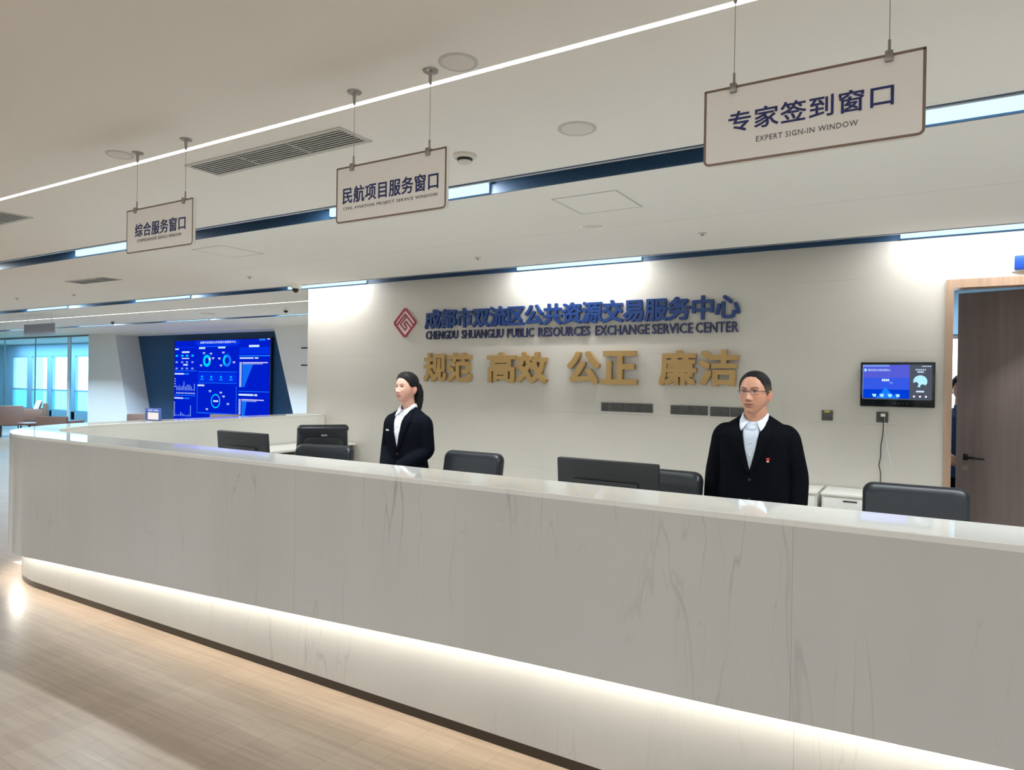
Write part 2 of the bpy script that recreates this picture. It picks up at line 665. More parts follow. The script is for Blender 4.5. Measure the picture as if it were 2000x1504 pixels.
b = MB()
zt = 2.742
b.prism([(-20.65, 0), (nl(0), 0), (nl(zt), zt), (-20.65, zt)], YN, YN + .10)
b.prism([(-20.65, zt), (-6.9, zt), (-6.9, CEIL + .02), (-20.65, CEIL + .02)], YN, YN + .10)
b.prism([(nr(0), 0), (-6.9, 0), (-6.9, zt), (nr(zt), zt)], YN, YN + .10)
b.add([(nl(0), YN + .1, 0), (nl(zt), YN + .1, zt), (nl(zt), YB, zt), (nl(0), YB, 0)], [(0, 1, 2, 3)])
b.add([(nr(0), YN + .1, 0), (nr(zt), YN + .1, zt), (nr(zt), YB, zt), (nr(0), YB, 0)], [(0, 1, 2, 3)])
b.add([(nl(zt), YN + .1, zt), (nr(zt), YN + .1, zt), (nr(zt), YB, zt), (nl(zt), YB, zt)], [(0, 1, 2, 3)])
b.box(-20.75, -20.65, YN, 15, 0, CEIL + .02)
struct(b.build('wall_far', M['white_wall']), 'white far wall with a slanted recess')
b = MB()
b.box(-20.6, -6.9, YB, YB + .1, 0, CEIL + .02)
struct(b.build('wall_niche', M['blue_panel']), 'dark blue feature wall behind the screen')

# window wall of the far-left room
YW = 13.2
b = MB()
wins = [(-31.5, -30.3), (-29.95, -28.75), (-28.4, -27.05), (-26.75, -25.3), (-24.9, -23.5), (-23.1, -21.7)]
edges = [XL] + [e for w in wins for e in w] + [-20.7]
for i in range(0, len(edges), 2):
    b.box(edges[i], edges[i + 1], YW, YW + .12, 0, 2.33)
b.box(XL, -20.7, YW, YW + .12, 2.33, CEIL + .02)
b.box(XL, -20.7, YW, YW + .12, 0, .28)
struct(b.build('wall_window', M['pier']), 'window wall with wide piers')
for i, (x0, x1) in enumerate(wins):
    fr = MB()
    for r in ((x0, x0 + .04, .28, 2.33), (x1 - .04, x1, .28, 2.33), (x0, x1, .28, .33), (x0, x1, 2.28, 2.33), (x0, x1, 1.01, 1.07)):
        fr.box(r[0], r[1], YW + .01, YW + .05, r[2], r[3])
    w = fr.build('window_%d' % (i + 1), M['pier'])
    struct(w)
    g = MB()
    g.box(x0 + .04, x1 - .04, YW + .02, YW + .03, 1.07, 2.28)
    g.build('upper_pane', M['glass_clear'], w)
    g = MB()
    g.box(x0 + .04, x1 - .04, YW + .02, YW + .03, .33, 1.01)
    g.build('lower_pane', M['glass_low'], w)
# glass partition before that room
gp = thing('glass_partition', 'blue tinted glass partition in front of the bright windows at far left', 'glass partition', (-26.5, 10.7, 0))
g = MB()
g.box(XL + 26.5, 5.85, -.006, .006, .06, 2.74)
g.build('glass_pane', M['glass'], gp)
for x in (-24.05 + 26.5, -26.1 + 26.5, -28.2 + 26.5):
    g = MB()
    g.box(x - .012, x + .012, -.012, .012, .06, 2.74)
    g.build('joint', M['steel'], gp)
g = MB()
g.box(-22.0 + 26.5 - .035, -22.0 + 26.5 + .035, -.04, .04, .06, 2.74)
g.build('mullion', M['white_wall'], gp)
g = MB()
g.box(XL + 26.5, 5.85, -.03, .03, 0, .06)
g.box(XL + 26.5, 5.85, -.03, .03, 2.74, CEIL)
g.build('rail', M['steel'], gp)

# office behind the door
b = MB()
b.box(-2.5, XR, 9.4, 9.5, 0, .85)
b.box(-2.5, XR, 9.4, 9.5, 2.22, CEIL + .02)
b.box(-2.6, -2.5, WALL + .12, 9.5, 0, CEIL + .02)
struct(b.build('wall_office', mat('office_paint', lin((168, 206, 236)), .6)), 'pale wall of the office behind the door')
w = MB()
w.box(-2.5, XR, 9.42, 9.46, .85, .9)
w.box(-2.5, XR, 9.42, 9.46, 2.17, 2.22)
for x in (-2.5, -1.0, .95, 2.6):
    w.box(x, x + .05, 9.42, 9.46, .85, 2.2)
w = struct(w.build('window_7', M['steel']), 'window of the office behind the door')
g = MB()
g.box(-2.45, XR - .02, 9.435, 9.445, .9, 2.17)
g.build('pane', M['glass_clear'], w)

# ------------------------------------------------------------------ reception counter
CY, CX, CYC, CR = 2.455, -5.65, 3.70, 1.245      # front plane, corner centre, outer radius
stations = []
x = 2.9
while x > CX:
    stations.append(('s', x))
    x -= .15
for k in range(0, 33):
    stations.append(('a', -pi / 2 - (pi / 2) * k / 32))
y = CYC + .2
while y < 6.39:
    stations.append(('w', y))
    y += .3
stations.append(('w', 6.395))


def cpos(st, d):
    k, v = st
    if k == 's':
        return v, CY + d
    if k == 'a':
        return CX + (CR - d) * cos(v), CYC + (CR - d) * sin(v)
    return CX - CR + d - (v - CYC) * .066, v


LIP = [(3.0, .545), (.24, .492), (-.337, .469), (-.60, .458), (-1.29, .437), (-1.70, .423), (-2.42, .391), (-3.02, .364), (-4.88, .287), (-5.29, .271), (-5.70, .253)]


def lip(st):
    if st[0] == 'a':
        return .253 - .05 * (-pi / 2 - st[1]) / (pi / 2)
    if st[0] == 'w':
        return .203
    for (xa, za), (xb, zb) in zip(LIP, LIP[1:]):
        if xb <= st[1] <= xa:
            return zb + (za - zb) * (st[1] - xb) / (xa - xb)
    return .253


def sweep(profile, smooth=True, sts=stations):
    mb = MB()
    rings = []
    for st in sts:
        r = []
        for d, z in profile:
            px, py = cpos(st, d)
            r.append((px, py, z(st) if callable(z) else z))
        rings.append(r)
    mb.loft(rings, True, smooth)
    return mb


TOP = 1.14
ctr = thing('reception_counter', 'long white marble reception counter with rounded corner and glowing lower band', 'reception counter')
sweep([(0, TOP - .022), (0, TOP - .003), (.003, TOP), (.326, TOP), (.329, TOP - .003), (.329, TOP - .03), (.30, TOP - .03), (.30, TOP - .022)]).build('countertop', M['marble_top'], ctr)
sweep([(0, TOP - .022), (.022, TOP - .022), (.022, lip), (.003, lip), (0, lambda s: lip(s) + .003)]).build('front_panel', M['marble'], ctr)
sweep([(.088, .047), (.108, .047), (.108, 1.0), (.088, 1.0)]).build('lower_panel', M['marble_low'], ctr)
sweep([(.094, 0), (.11, 0), (.11, .045), (.094, .045)]).build('kick_strip', M['kick'], ctr)
sweep([(.101, 0.0), (.112, 0.0), (.112, .008), (.101, .008)]).build('floor_gap', M['kick_gap'], ctr)
sweep([(.30, .0), (.329, .0), (.329, TOP - .03), (.30, TOP - .03)]).build('inner_panel', M['white_lam'], ctr)
led = sweep([(.026, lambda s: lip(s) + .046), (.056, lambda s: lip(s) + .046), (.056, lambda s: lip(s) + .058), (.026, lambda s: lip(s) + .058)]).build('light_strip', M['led_band'], ctr)
sweep([(.022, lambda s: lip(s) + .064), (.088, lambda s: lip(s) + .064), (.088, lambda s: lip(s) + .075), (.022, lambda s: lip(s) + .075)]).build('light_shelf', M['white_lam'], ctr)
b = MB()
b.box(-5.4, 2.6, CY + .329, CY + 1.0, .72, .745)
b.build('inner_worktop', M['white_lam'], ctr)

# credenza along the inside of the left wing
cr = thing('credenza', 'low white-topped brown drawer unit inside the counter wing, behind the executive chair', 'cabinet', (-6.605, 4.65, 0), radians(3.77))
b = MB()
b.box(0, .55, 0, 1.69, .775, .80, .004)
b.build('worktop', M['white_lam'], cr)
b = MB()
b.box(.01, .50, .01, 1.68, .06, .775)
b.build('body', M['brown_lam'], cr)
b = MB()
b.box(.03, .46, .03, 1.66, 0, .06)
b.build('plinth', M['blackplastic'], cr)
for i in range(3):
    d_ = MB()
    d_.box(.50, .518, .025 + i * .555, .555 + i * .555, .42, .745, .003)
    d = d_.build('drawer', M['brown_lam'], cr)
    h = MB()
    h.box(.518, .522, .025 + i * .555, .555 + i * .555, .745, .765)
    h.build('finger_groove', M['blackplastic'], d)
    d_ = MB()
    d_.box(.50, .518, .025 + i * .555, .555 + i * .555, .075, .40, .003)
    d_.build('drawer', M['brown_lam'], cr)

# white pedestal cabinets under the wall display
def pedestal(x0, x1, label):
    c = thing('pedestal_cabinet', label, 'cabinet', (x0, 5.97, 0), 0, 'white pedestal cabinets against the wall')
    w = x1 - x0
    b = MB()
    b.box(0, w, .02, .41, .03, .735)
    b.build('body', M['white_lam'], c)
    b = MB()
    b.box(-.004, w + .004, -.004, .415, .735, .752, .003)
    b.build('cabinet_top', M['white_lam'], c)
    for z0, z1 in ((.555, .715), (.385, .545), (.06, .375)):
        b = MB()
        b.box(.014, w - .014, .0, .02, z0, z1, .003)
        d = b.build('drawer', M['white_lam'], c)
        b = MB()
        b.box(w / 2 - .05, w / 2 + .05, -.006, .0, z1 - .022, z1 - .012)
        b.build('pull', M['blackplastic'], d)
    for px in (.05, w - .05):
        for py in (.07, .36):
            b = MB()
            b.cyl((px, py, 0), .02, .03, 12)
            b.build('foot', M['blackplastic'], c)
    return c


pedestal(-1.20, -.785, 'white pedestal cabinet partly hidden behind the suited man, by the wall')
pedestal(-.752, -.34, 'white pedestal cabinet behind the rightmost chair, below the wall display')


# ------------------------------------------------------------------ office chairs
def rounded_slab(mb, w, h, t, r, curve=0.0, M_=None, n=7, puff=.012):
    """upholstered slab in x (width) z (height), thickness along y, rounded corners, front bowed by curve"""
    outline = []
    for cx, cz, a0 in ((w / 2 - r, h - r, 0), (-w / 2 + r, h - r, pi / 2), (-w / 2 + r, r, pi), (w / 2 - r, r, 1.5 * pi)):
        for k in range(n):
            a = a0 + (pi / 2) * k / (n - 1)
            outline.append((cx + r * cos(a), cz + r * sin(a)))
    def ring(s, y):
        out = []
        for x_, z_ in outline:
            xx = x_ * s[0]
            zz = (z_ - h / 2) * s[1] + h / 2
            p = Vector((xx, y + curve * (1 - (2 * xx / w) ** 2), zz))
            out.append(M_ @ p if M_ is not None else p)
        return out
    prof = [((.80, .80), -t / 2 - puff), ((.93, .93), -t / 2 - puff * .6), ((.985, .985), -t / 2 + t * .12), ((1, 1), -t / 2 + t * .3), ((1, 1), t / 2 - t * .3), ((.985, .985), t / 2 - t * .12), ((.93, .93), t / 2 - t * .02), ((.8, .8), t / 2)]
    mb.loft([ring(s, y) for s, y in prof], True, True)


def chair_parts(t, executive=False):
    w = .46 if executive else .50
    # backrest, front faces -y
    bz, bh = (.50, .67) if executive else (.50, .575)
    mb = MB()
    rounded_slab(mb, w, bh, .085, .055, .035, Matrix.Translation((0, .22, bz)) @ Matrix.Rotation(radians(-9), 4, 'X'))
    back = mb.build('backrest', M['leather'], t)
    if executive:
        mb = MB()
        rounded_slab(mb, w * .80, bh * .74, .03, .05, .02, Matrix.Translation((0, .285, bz + .06)) @ Matrix.Rotation(radians(-9), 4, 'X'))
        mb.build('back_shell', M['blackplastic'], back)
        for sx in (-1, 1):
            mb = MB()
            mb.tube([(sx * w * .44, .24, bz + .03), (sx * w * .46, .32, bz + bh * .6), (sx * w * .43, .335, bz + bh - .06)], .03, 10, True, True, True)
            mb.build('side_bolster', M['leather'], back)
        mb = MB()
        mb.tube([(-w * .43, .345, bz + bh - .045), (w * .43, .345, bz + bh - .045)], .04, 12, True, True, True)
        mb.build('head_roll', M['leather'], back)
        mb = MB()
        mb.box(-.028, .028, .388, .392, bz + bh - .115, bz + bh - .095, .002)
        mb.build('badge', M['steel'], back)
    mb = MB()
    b2 = bmesh.new()
    bmesh.ops.create_cube(b2, size=1)
    for v in b2.verts:
        v.co = Vector((v.co.x * .50, v.co.y * .48 - .02, v.co.z * .09 + .47))
    bmesh.ops.bevel(b2, geom=list(b2.edges), offset=.035, segments=4, affect='EDGES', profile=.5)
    mb.bm(b2, True)
    mb.build('seat', M['leather'], t)
    mb = MB()
    mb.tube([(0, .16, .42), (0, .27, .45), (0, .30, .56), (0, .285, .70)], [.022, .022, .02, .018], 10)
    mb.build('back_bracket', M['blackplastic'], t)
    mb = MB()
    mb.lathe((0, 0, 0), [(.028, .10), (.028, .28), (.02, .28), (.02, .40), (.09, .40), (.09, .425)], 16)
    mb.build('gas_column', M['chrome'], t)
    mb = MB()
    for k in range(5):
        a = 2 * pi * k / 5 + .3
        mb.tube([(0, 0, .115), (.15 * cos(a), .15 * sin(a), .10), (.29 * cos(a), .29 * sin(a), .072)], [.03, .024, .016], 8)
    mb.build('star_base', M['blackplastic'], t)
    for k in range(5):
        a = 2 * pi * k / 5 + .3
        mb = MB()
        d = Vector((-sin(a), cos(a), 0)) * .022
        c = Vector((.29 * cos(a), .29 * sin(a), .03))
        mb.tube([c - d, c + d], .03, 14)
        mb.tube([c + Vector((0, 0, .02)), c + Vector((0, 0, .045))], .008, 8)
        mb.build('caster', M['blackplastic'], t)
    if executive:
        for sx in (-1, 1):
            mb = MB()
            mb.tube([(sx * .28, .2, .52), (sx * .30, .17, .64), (sx * .30, -.14, .66), (sx * .29, -.18, .60), (sx * .27, -.12, .47)], [.02, .026, .026, .02, .016], 10, True, True, True)
            mb.build('armrest', M['blackplastic'], t)


GC = 'black office chairs behind the counter'
c0 = thing('office_chair', 'black leather chair just right of the woman, low back showing over the counter', 'chair', (-2.90, 3.92, 0), 0, GC)
chair_parts(c0)
dup(c0, (-.07, 4.0, 0), radians(2), 'rightmost black leather chair, in front of the cabinets and door', GC)
dup(c0, (-1.43, 3.80, 0), radians(-3), 'black leather chair beside the suited man, partly behind the big monitor', GC)
dup(c0, (-4.03, 3.60, 0), radians(14), 'black leather chair in front of the taller executive chair, right of the small monitor', GC)
ex = thing('executive_chair', 'tall black executive chair with rolled headrest, turned away near the counter wing', 'chair', (-5.16, 4.78, 0), radians(238), GC)
chair_parts(ex, True)


# ------------------------------------------------------------------ monitors
def monitor(loc, rz, w, h, label):
    t = thing('monitor', label, 'monitor', loc, rz, 'monitors behind the counter')
    zc = .445 - h / 2
    T = Matrix.Translation((0, 0, zc)) @ Matrix.Rotation(radians(5), 4, 'X') @ Matrix.Translation((0, 0, -zc))
    mb = MB()
    mb.box(-w / 2, w / 2, -.018, .018, zc - h / 2, zc + h / 2, .006, T)
    mb.box(-w / 2 + .10, w / 2 - .10, -.034, -.016, zc - h / 2 + .03, zc + h / 2 - .10, .008, T)
    s = mb.build('back_shell', M['blackplastic'], t)
    mb = MB()
    mb.box(-w * .36, w * .36, -.0195, -.0175, zc + h / 2 - .055, zc + h / 2 - .048, 0, T)
    mb.build('vent_groove', M['grey_dark'], s)
    mb = MB()
    mb.box(-w / 2 + .012, w / 2 - .012, .018, .0195, zc - h / 2 + .02, zc + h / 2 - .012, 0, T)
    mb.build('screen', M['grey_dark'], t)
    mb = MB()
    mb.box(-.035, .035, -.052, -.034, .01, zc + .03, .004)
    mb.build('stand_neck', M['blackplastic'], t)
    mb = MB()
    mb.box(-.13, .13, -.12, .06, 0, .014, .004)
    mb.build('stand_base', M['blackplastic'], t)
    return t


monitor((-1.43, 3.30, .746), radians(-2), .565, .345, 'wide black monitor seen from behind, left of the suited man')
monitor((-4.31, 3.30, .747), radians(-1), .555, .335, 'black monitor seen from behind near the counter corner, left of the woman')

# small sign stand on the wing of the counter (its code is left blank)
sg = thing('counter_sign_stand', 'small blue sign stand with a white panel on the counter wing', 'sign', (-6.77, 4.1, 1.14), radians(4))
mb = MB()
mb.box(-.13, .13, -.05, .05, 0, .006, .002)
mb.build('base', M['glass_clear'], sg)
mb = MB()
mb.box(-.125, .125, -.004, .004, .006, .128, .002)
mb.build('board', mat('sign_stand_blue', lin((66, 84, 150)), .35), sg)
mb = MB()
mb.box(-.083, .083, -.0055, -.0042, .012, .083)
mb.build('white_panel', M['emblem_white'], sg)
mb = MB()
mb.box(-.08, -.01, -.0055, -.0042, .098, .112)
mb.box(.01, .08, -.0055, -.0042, .098, .112)
mb.build('caption', mat('caption_pale', lin((170, 178, 220)), .5), sg)

# ------------------------------------------------------------------ lettering on the back wall
ordw = ['first', 'second', 'third', 'fourth', 'fifth', 'sixth', 'seventh', 'eighth', 'ninth', 'tenth', 'eleventh', 'twelfth', 'thirteenth', 'fourteenth', 'fifteenth', 'sixteenth']
TXT = '成都市双流区公共资源交易服务中心'
x0, x1 = -5.10, -1.50
pitch = (x1 - x0) / 16
for i, ch in enumerate(TXT):
    vs, fs = glyphs(ch, .032, .12)
    xs = [v[0] for v in vs]
    zs = [v[2] for v in vs]
    em_w = pitch * 1.03
    em_h = .228
    cx = x0 + (i + .5) * pitch
    # keep each glyph's own place inside its square
    vv = [(cx + (v[0] - .5) * em_w, WALL - .034 + v[1] * .24, 2.206 + (v[2] + .07) * em_h) for v in vs]
    mb = MB()
    mb.add(vv, fs)
    o = mb.build('wall_character', M['blue_letter'])
    tag(o, 'raised blue character %s, %s from left in the blue wall line' % (ch, ordw[i]), 'character', 'blue raised characters on the wall')
GOLD = [('规', -5.10, -4.775), ('范', -4.755, -4.425), ('高', -4.215, -3.845), ('效', -3.835, -3.46), ('公', -3.225, -2.86), ('正', -2.84, -2.465), ('廉', -2.245, -1.885), ('洁', -1.86, -1.505)]
for i, (ch, xa, xb) in enumerate(GOLD):
    vs, fs = glyphs(ch, .036, .13)
    mb = MB()
    mb.add([(p[0], p[1] * .0 + q[1] * .28, p[2]) for p, q in zip(fit(vs, xa, xb, 1.582, 1.915, 0), vs)], fs)
    mb.v = [(a, WALL - .044 + b_, c) for a, b_, c in mb.v]
    o = mb.build('wall_character', M['gold_letter'])
    tag(o, 'raised gold character %s, %s from left in the gold wall line' % (ch, ordw[i]), 'character', 'gold raised characters on the wall')
WORDS = [('CHENGDU', -5.092, -4.632), ('SHUANGLIU', -4.580, -4.022), ('PUBLIC', -3.972, -3.640), ('RESOURCES', -3.585, -2.985), ('EXCHANGE', -2.925, -2.355), ('SERVICE', -2.330, -1.930), ('CENTER', -1.905, -1.515)]
for wi, (wd_, xa, xb) in enumerate(WORDS):
    gl = [glyphs(c, .010, .08) for c in wd_]
    ws = [max(v[0] for v in g[0]) - min(v[0] for v in g[0]) for g in gl]
    left = min(v[0] for v in glyphs(wd_, .010, .08)[0])
    ends = [max(v[0] for v in glyphs(wd_[:k + 1], .010, .08)[0]) - left for k in range(len(wd_))]
    sx = (xb - xa) / ends[-1]
    for li, (c, (vs, fs), w) in enumerate(zip(wd_, gl, ws)):
        mb = MB()
        cur = xa + (ends[li] - w) * sx
        vv = fit(vs, cur, cur + w * sx, 2.075, 2.172, 0)
        mb.add([(a, WALL - .020 + q[1] * .20, z) for (a, _, z), q in zip(vv, vs)], fs)
        o = mb.build('wall_letter', M['navy_letter'])
        place = 'last' if li == len(wd_) - 1 else ordw[li]
        tag(o, 'dark blue wall letter %s, %s letter of the %s English word' % (c, place, ordw[wi]), 'letter', 'English letters on the wall')

# red diamond emblem left of the blue characters
em = thing('wall_emblem', 'red and white diamond emblem left of the blue characters on the wall', 'emblem', (-5.412, WALL, 2.281))
HW, HH = .186, .190


def stroke(mb, pts, w, y0, y1, closed=False):
    """mitred band along a polyline in the emblem's square axes (p to the lower right, q to the upper right)"""
    n = len(pts)
    L, R_ = [], []
    for i in range(n):
        p = Vector(pts[i])
        a = Vector(pts[(i - 1) % n]) if (closed or i > 0) else None
        c = Vector(pts[(i + 1) % n]) if (closed or i < n - 1) else None
        d1 = (p - a).normalized() if a is not None else (c - p).normalized()
        d2 = (c - p).normalized() if c is not None else d1
        n1, n2 = Vector((-d1.y, d1.x)), Vector((-d2.y, d2.x))
        m_ = (n1 + n2).normalized()
        k = w / 2 / max(.3, m_.dot(n1))
        L.append(p + m_ * k)
        R_.append(p - m_ * k)
    def xz(v):
        return ((v.x + v.y) * HW / 2, (v.y - v.x) * HH / 2)
    for i in range(n if closed else n - 1):
        j = (i + 1) % n
        mb.prism([xz(L[i]), xz(L[j]), xz(R_[j]), xz(R_[i])], y0, y1)


mb = MB()
c = .12
oct_ = [(-1 + c, -1), (1 - c, -1), (1, -1 + c), (1, 1 - c), (1 - c, 1), (-1 + c, 1), (-1, 1 - c), (-1, -1 + c)]
mb.prism([((p + q) * HW / 2, (q - p) * HH / 2) for p, q in oct_], -.010, 0)
mb.build('emblem_base', M['emblem_white'], em)
mb = MB()
o8 = [(p * .915, q * .915) for p, q in oct_]
stroke(mb, o8, .17, -.022, -.010, True)
# p runs to the lower right, q to the upper right; the top corner is (-1, 1)
stroke(mb, [(-.55, -.90), (-.55, .52), (.90, .52)], .10, -.020, -.010)
stroke(mb, [(-.30, .52), (-.30, -.47), (.46, -.47), (.46, -.16), (.20, -.16)], .09, -.020, -.010)
stroke(mb, [(.20, -.20), (.10, -.16), (-.02, .16), (.90, .16)][0:1] + [(.22, -.16), (.0, -.16), (.0, .16), (.90, .16)], .09, -.020, -.010)
mb.build('emblem_lines', M['red'], em)


# ------------------------------------------------------------------ hanging signs
def hang_sign(xl, xr, zb, zt, cn, en, cnr, enr, cables, label):
    t = thing('hanging_sign', label, 'sign', ((xl + xr) / 2, 2.12, zb), 0, 'hanging signs over the reception counter')
    w, h = xr - xl, zt - zb
    mb = MB()
    r = .018
    def outline(g):
        o = []
        for cx, cz, a0, rr in ((w / 2 - r, r, -pi / 2, r), (w / 2 - .003, h - .003, 0, .003), (-w / 2 + .003, h - .003, pi / 2, .003), (-w / 2 + r, r, pi, r)):
            for k in range(6):
                a = a0 + (pi / 2) * k / 5
                o.append((cx + (rr - g) * cos(a), cz + (rr - g) * sin(a)))
        return o
    mb.prism(outline(0), -.007, .007)
    mb.build('board', M['sign_side'], t)
    mb = MB()
    a, b_ = outline(0), outline(.0075)
    n = len(a)
    for y in (-.0078, .0078):
        vs = [(x, y, z) for x, z in a] + [(x, y, z) for x, z in b_]
        mb.add(vs, [(i, (i + 1) % n, n + (i + 1) % n, n + i) for i in range(n)])
    mb.build('border', M['sign_edge'], t)
    mb = MB()
    for y in (-.0074, .0074):
        mb.add([(x, y, z) for x, z in b_], [tuple(range(n))])
    mb.build('face', M['sign_face'], t)
    for txt, (xa, xb, za, zb_), m, bold, nm in ((cn, cnr, M['sign_blue'], .014, 'chinese_text'), (en, enr, M['sign_grey'], -.004, 'english_text')):
        vs, fs = glyphs(txt, bold, .01, 0, 1.06 if nm == 'chinese_text' else 1.12)
        vv = fit(vs, xa - (xl + xr) / 2, xb - (xl + xr) / 2, za - zb, zb_ - zb, 0)
        mb = MB()
        mb.add([(p[0], -.0085 + q[1] * .1, p[2]) for p, q in zip(vv, vs)], fs)
        mb.build(nm, m, t)
    for cxw in cables:
        cx = cxw - (xl + xr) / 2
        top = CEIL - zb
        mb = MB()
        mb.box(cx - .010, cx + .010, -.016, .016, h - .022, h + .008, .003)
        cl = mb.build('clamp', M['steel'], t)
        mb = MB()
        mb.cyl((cx, 0, h + .006), .004, .035, 10)
        mb.build('clamp_stem', M['steel'], cl)
        mb = MB()
        mb.cyl((cx, 0, h + .03), .0011, top - h - .06, 6)
        mb.build('cable', M['steel'], t)
        mb = MB()
        mb.lathe((cx, 0, top), [(.004, -.055), (.0065, -.045), (.0075, -.02), (.012, -.010), (.028, -.006), (.030, 0)], 18)
        mb.build('ceiling_mount', M['steel'], t)
    return t


hang_sign(-.615, -.030, 2.251, 2.483, '专家签到窗口', 'EXPERT SIGN-IN WINDOW', (-.541, -.104, 2.343, 2.405), (-.460, -.190, 2.304, 2.320), (-.528, -.117), 'nearest cream hanging sign, six big blue characters, top right over the counter')
hang_sign(-2.180, -1.598, 2.243, 2.479, '民航项目服务窗口', 'CIVIL AVIATION PROJECT SERVICE WINDOW', (-2.142, -1.636, 2.322, 2.391), (-2.138, -1.638, 2.292, 2.308), (-2.090, -1.688), 'middle cream hanging sign, eight narrow blue characters, over the counter')
hang_sign(-3.764, -3.174, 2.248, 2.483, '综合服务窗口', 'COMPREHENSIVE SERVICE WINDOW', (-3.682, -3.236, 2.330, 2.402), (-3.662, -3.270, 2.302, 2.318), (-3.681, -3.252), 'farthest and smallest looking cream hanging sign over the counter, near the left wing')
# plain grey board hanging in the far hall
t = thing('hanging_board', 'plain grey board hanging far away at upper left, under the thin light line', 'sign', (-15.6, 7.0, 2.40), 0)
mb = MB()
mb.box(-.62, .62, -.012, .012, 0, .235, .004)
mb.build('board', mat('grey_board', lin((150, 152, 160)), .6), t)
for sx in (-.5, .5):
    mb = MB()
    mb.cyl((sx, 0, .23), .002, .16, 6)
    mb.build('cable', M['steel'], t)


# ------------------------------------------------------------------ ceiling fixtures
def vent(x0, x1, y0, y1, n, label, label_cat='air vent'):
    t = thing('air_vent', label, label_cat, ((x0 + x1) / 2, (y0 + y1) / 2, CEIL), 0, 'ceiling air vents')
    w, d = (x1 - x0) / 2, (y1 - y0) / 2
    mb = MB()
    for a in ((-w, w, -d, -d + .022), (-w, w, d - .022, d), (-w, -w + .022, -d + .022, d - .022), (w - .022, w, -d + .022, d - .022)):
        mb.box(a[0], a[1], a[2], a[3], -.007, .0)
    mb.build('frame', M['vent'], t)
    mb = MB()
    mb.box(-w + .01, w - .01, -d + .01, d - .01, -.0012, -.0004)
    mb.build('duct_opening', M['vent_dark'], t)
    for i in range(n):
        y = -d + .022 + (2 * d - .044) * (i + .5) / n
        mb = MB()
        R_ = Matrix.Translation((0, y, -.0085)) @ Matrix.Rotation(radians(6), 4, 'X')
        mb.box(-w + .022, w - .022, -.0052, .0052, -.0008, .0008, 0, R_)
        mb.build('slat', M['vent'], t)
    for xx in (-w / 3, w / 3):
        mb = MB()
        mb.box(xx - .006, xx + .006, -d + .022, d - .022, -.006, -.002)
        mb.build('divider', M['vent'], t)
    return t


vent(-3.655, -2.435, 2.375, 2.598, 8, 'long slatted air vent in the ceiling between the two left hanging signs')
vent(-7.12, -5.90, 2.375, 2.598, 8, 'slatted air vent cut by the left picture edge, in line with the larger vent')
vent(-9.52, -8.62, 4.56, 4.80, 7, 'small looking slatted air vent far left in the ceiling, beyond the near dark slot')


def round_speaker(x, y, r, label, kind=0):
    t = thing('ceiling_speaker', label, 'ceiling speaker', (x, y, CEIL), 0, 'round ceiling speakers')
    mb = MB()
    mb.lathe((0, 0, 0), [(r, 0), (r, -.003), (r * .93, -.006), (r * .90, -.004)], 36)
    mb.build('rim', M['vent'], t)
    mb = MB()
    mb.lathe((0, 0, 0), [(r * .90, -.003), (r * .6, -.0065), (r * .1, -.0075)], 32)
    mb.build('grille', M['speaker'], t)
    return t


round_speaker(-1.553, 2.115, .075, 'round flush ceiling speaker nearest the viewer, above the thin light line')
round_speaker(-1.461, 2.945, .092, 'round flush ceiling speaker between the nearest sign and the smoke detector')
round_speaker(-3.80, 2.09, .07, 'round flush speaker beside the ceiling mount of the farthest hanging sign')
round_speaker(-11.6, 8.05, .13, 'round ceiling speaker far off in front of the big blue screen')
# recessed round downlight
t = thing('round_downlight', 'round white downlight with dark recess beyond the square access panel', 'ceiling light', (-2.24, 4.813, CEIL))
mb = MB()
mb.lathe((0, 0, 0), [(.105, 0), (.105, -.006), (.092, -.012), (.082, -.006), (.080, -.001)], 36)
mb.build('rim', M['sign_side'], t)
mb = MB()
mb.lathe((0, 0, 0), [(.080, -.0015), (.05, -.002), (.005, -.002)], 28)
mb.build('lens', M['speaker'], t)
# smoke detector
t = thing('smoke_detector', 'white domed smoke detector on the ceiling right of the middle hanging sign', 'smoke detector', (-2.151, 3.003, CEIL))
mb = MB()
mb.lathe((0, 0, 0), [(.062, 0), (.062, -.012), (.056, -.018), (.046, -.02)], 30)
mb.build('base', M['detector'], t)
mb = MB()
mb.lathe((0, 0, 0), [(.042, -.018), (.040, -.032), (.034, -.034)], 26)
mb.build('slit_ring', M['grey_dark'], t)
mb = MB()
mb.lathe((0, 0, 0), [(.038, -.034), (.034, -.042), (.02, -.047), (.004, -.048)], 26)
mb.build('cap', M['detector'], t)


def access_panel(x, y, label):
    t = thing('access_panel', label, 'access panel', (x, y, CEIL), 0, 'square access panels')
    mb = MB()
    for a in ((-.229, .229, -.229, -.22), (-.229, .229, .22, .229), (-.229, -.22, -.22, .22), (.22, .229, -.22, .22)):
        mb.box(a[0], a[1], a[2], a[3], -.003, 0)
    mb.build('frame', M['vent'], t)
    mb = MB()
    mb.box(-.217, .217, -.217, .217, -.0025, -.0005)
    mb.build('hatch', M['ceiling'], t)


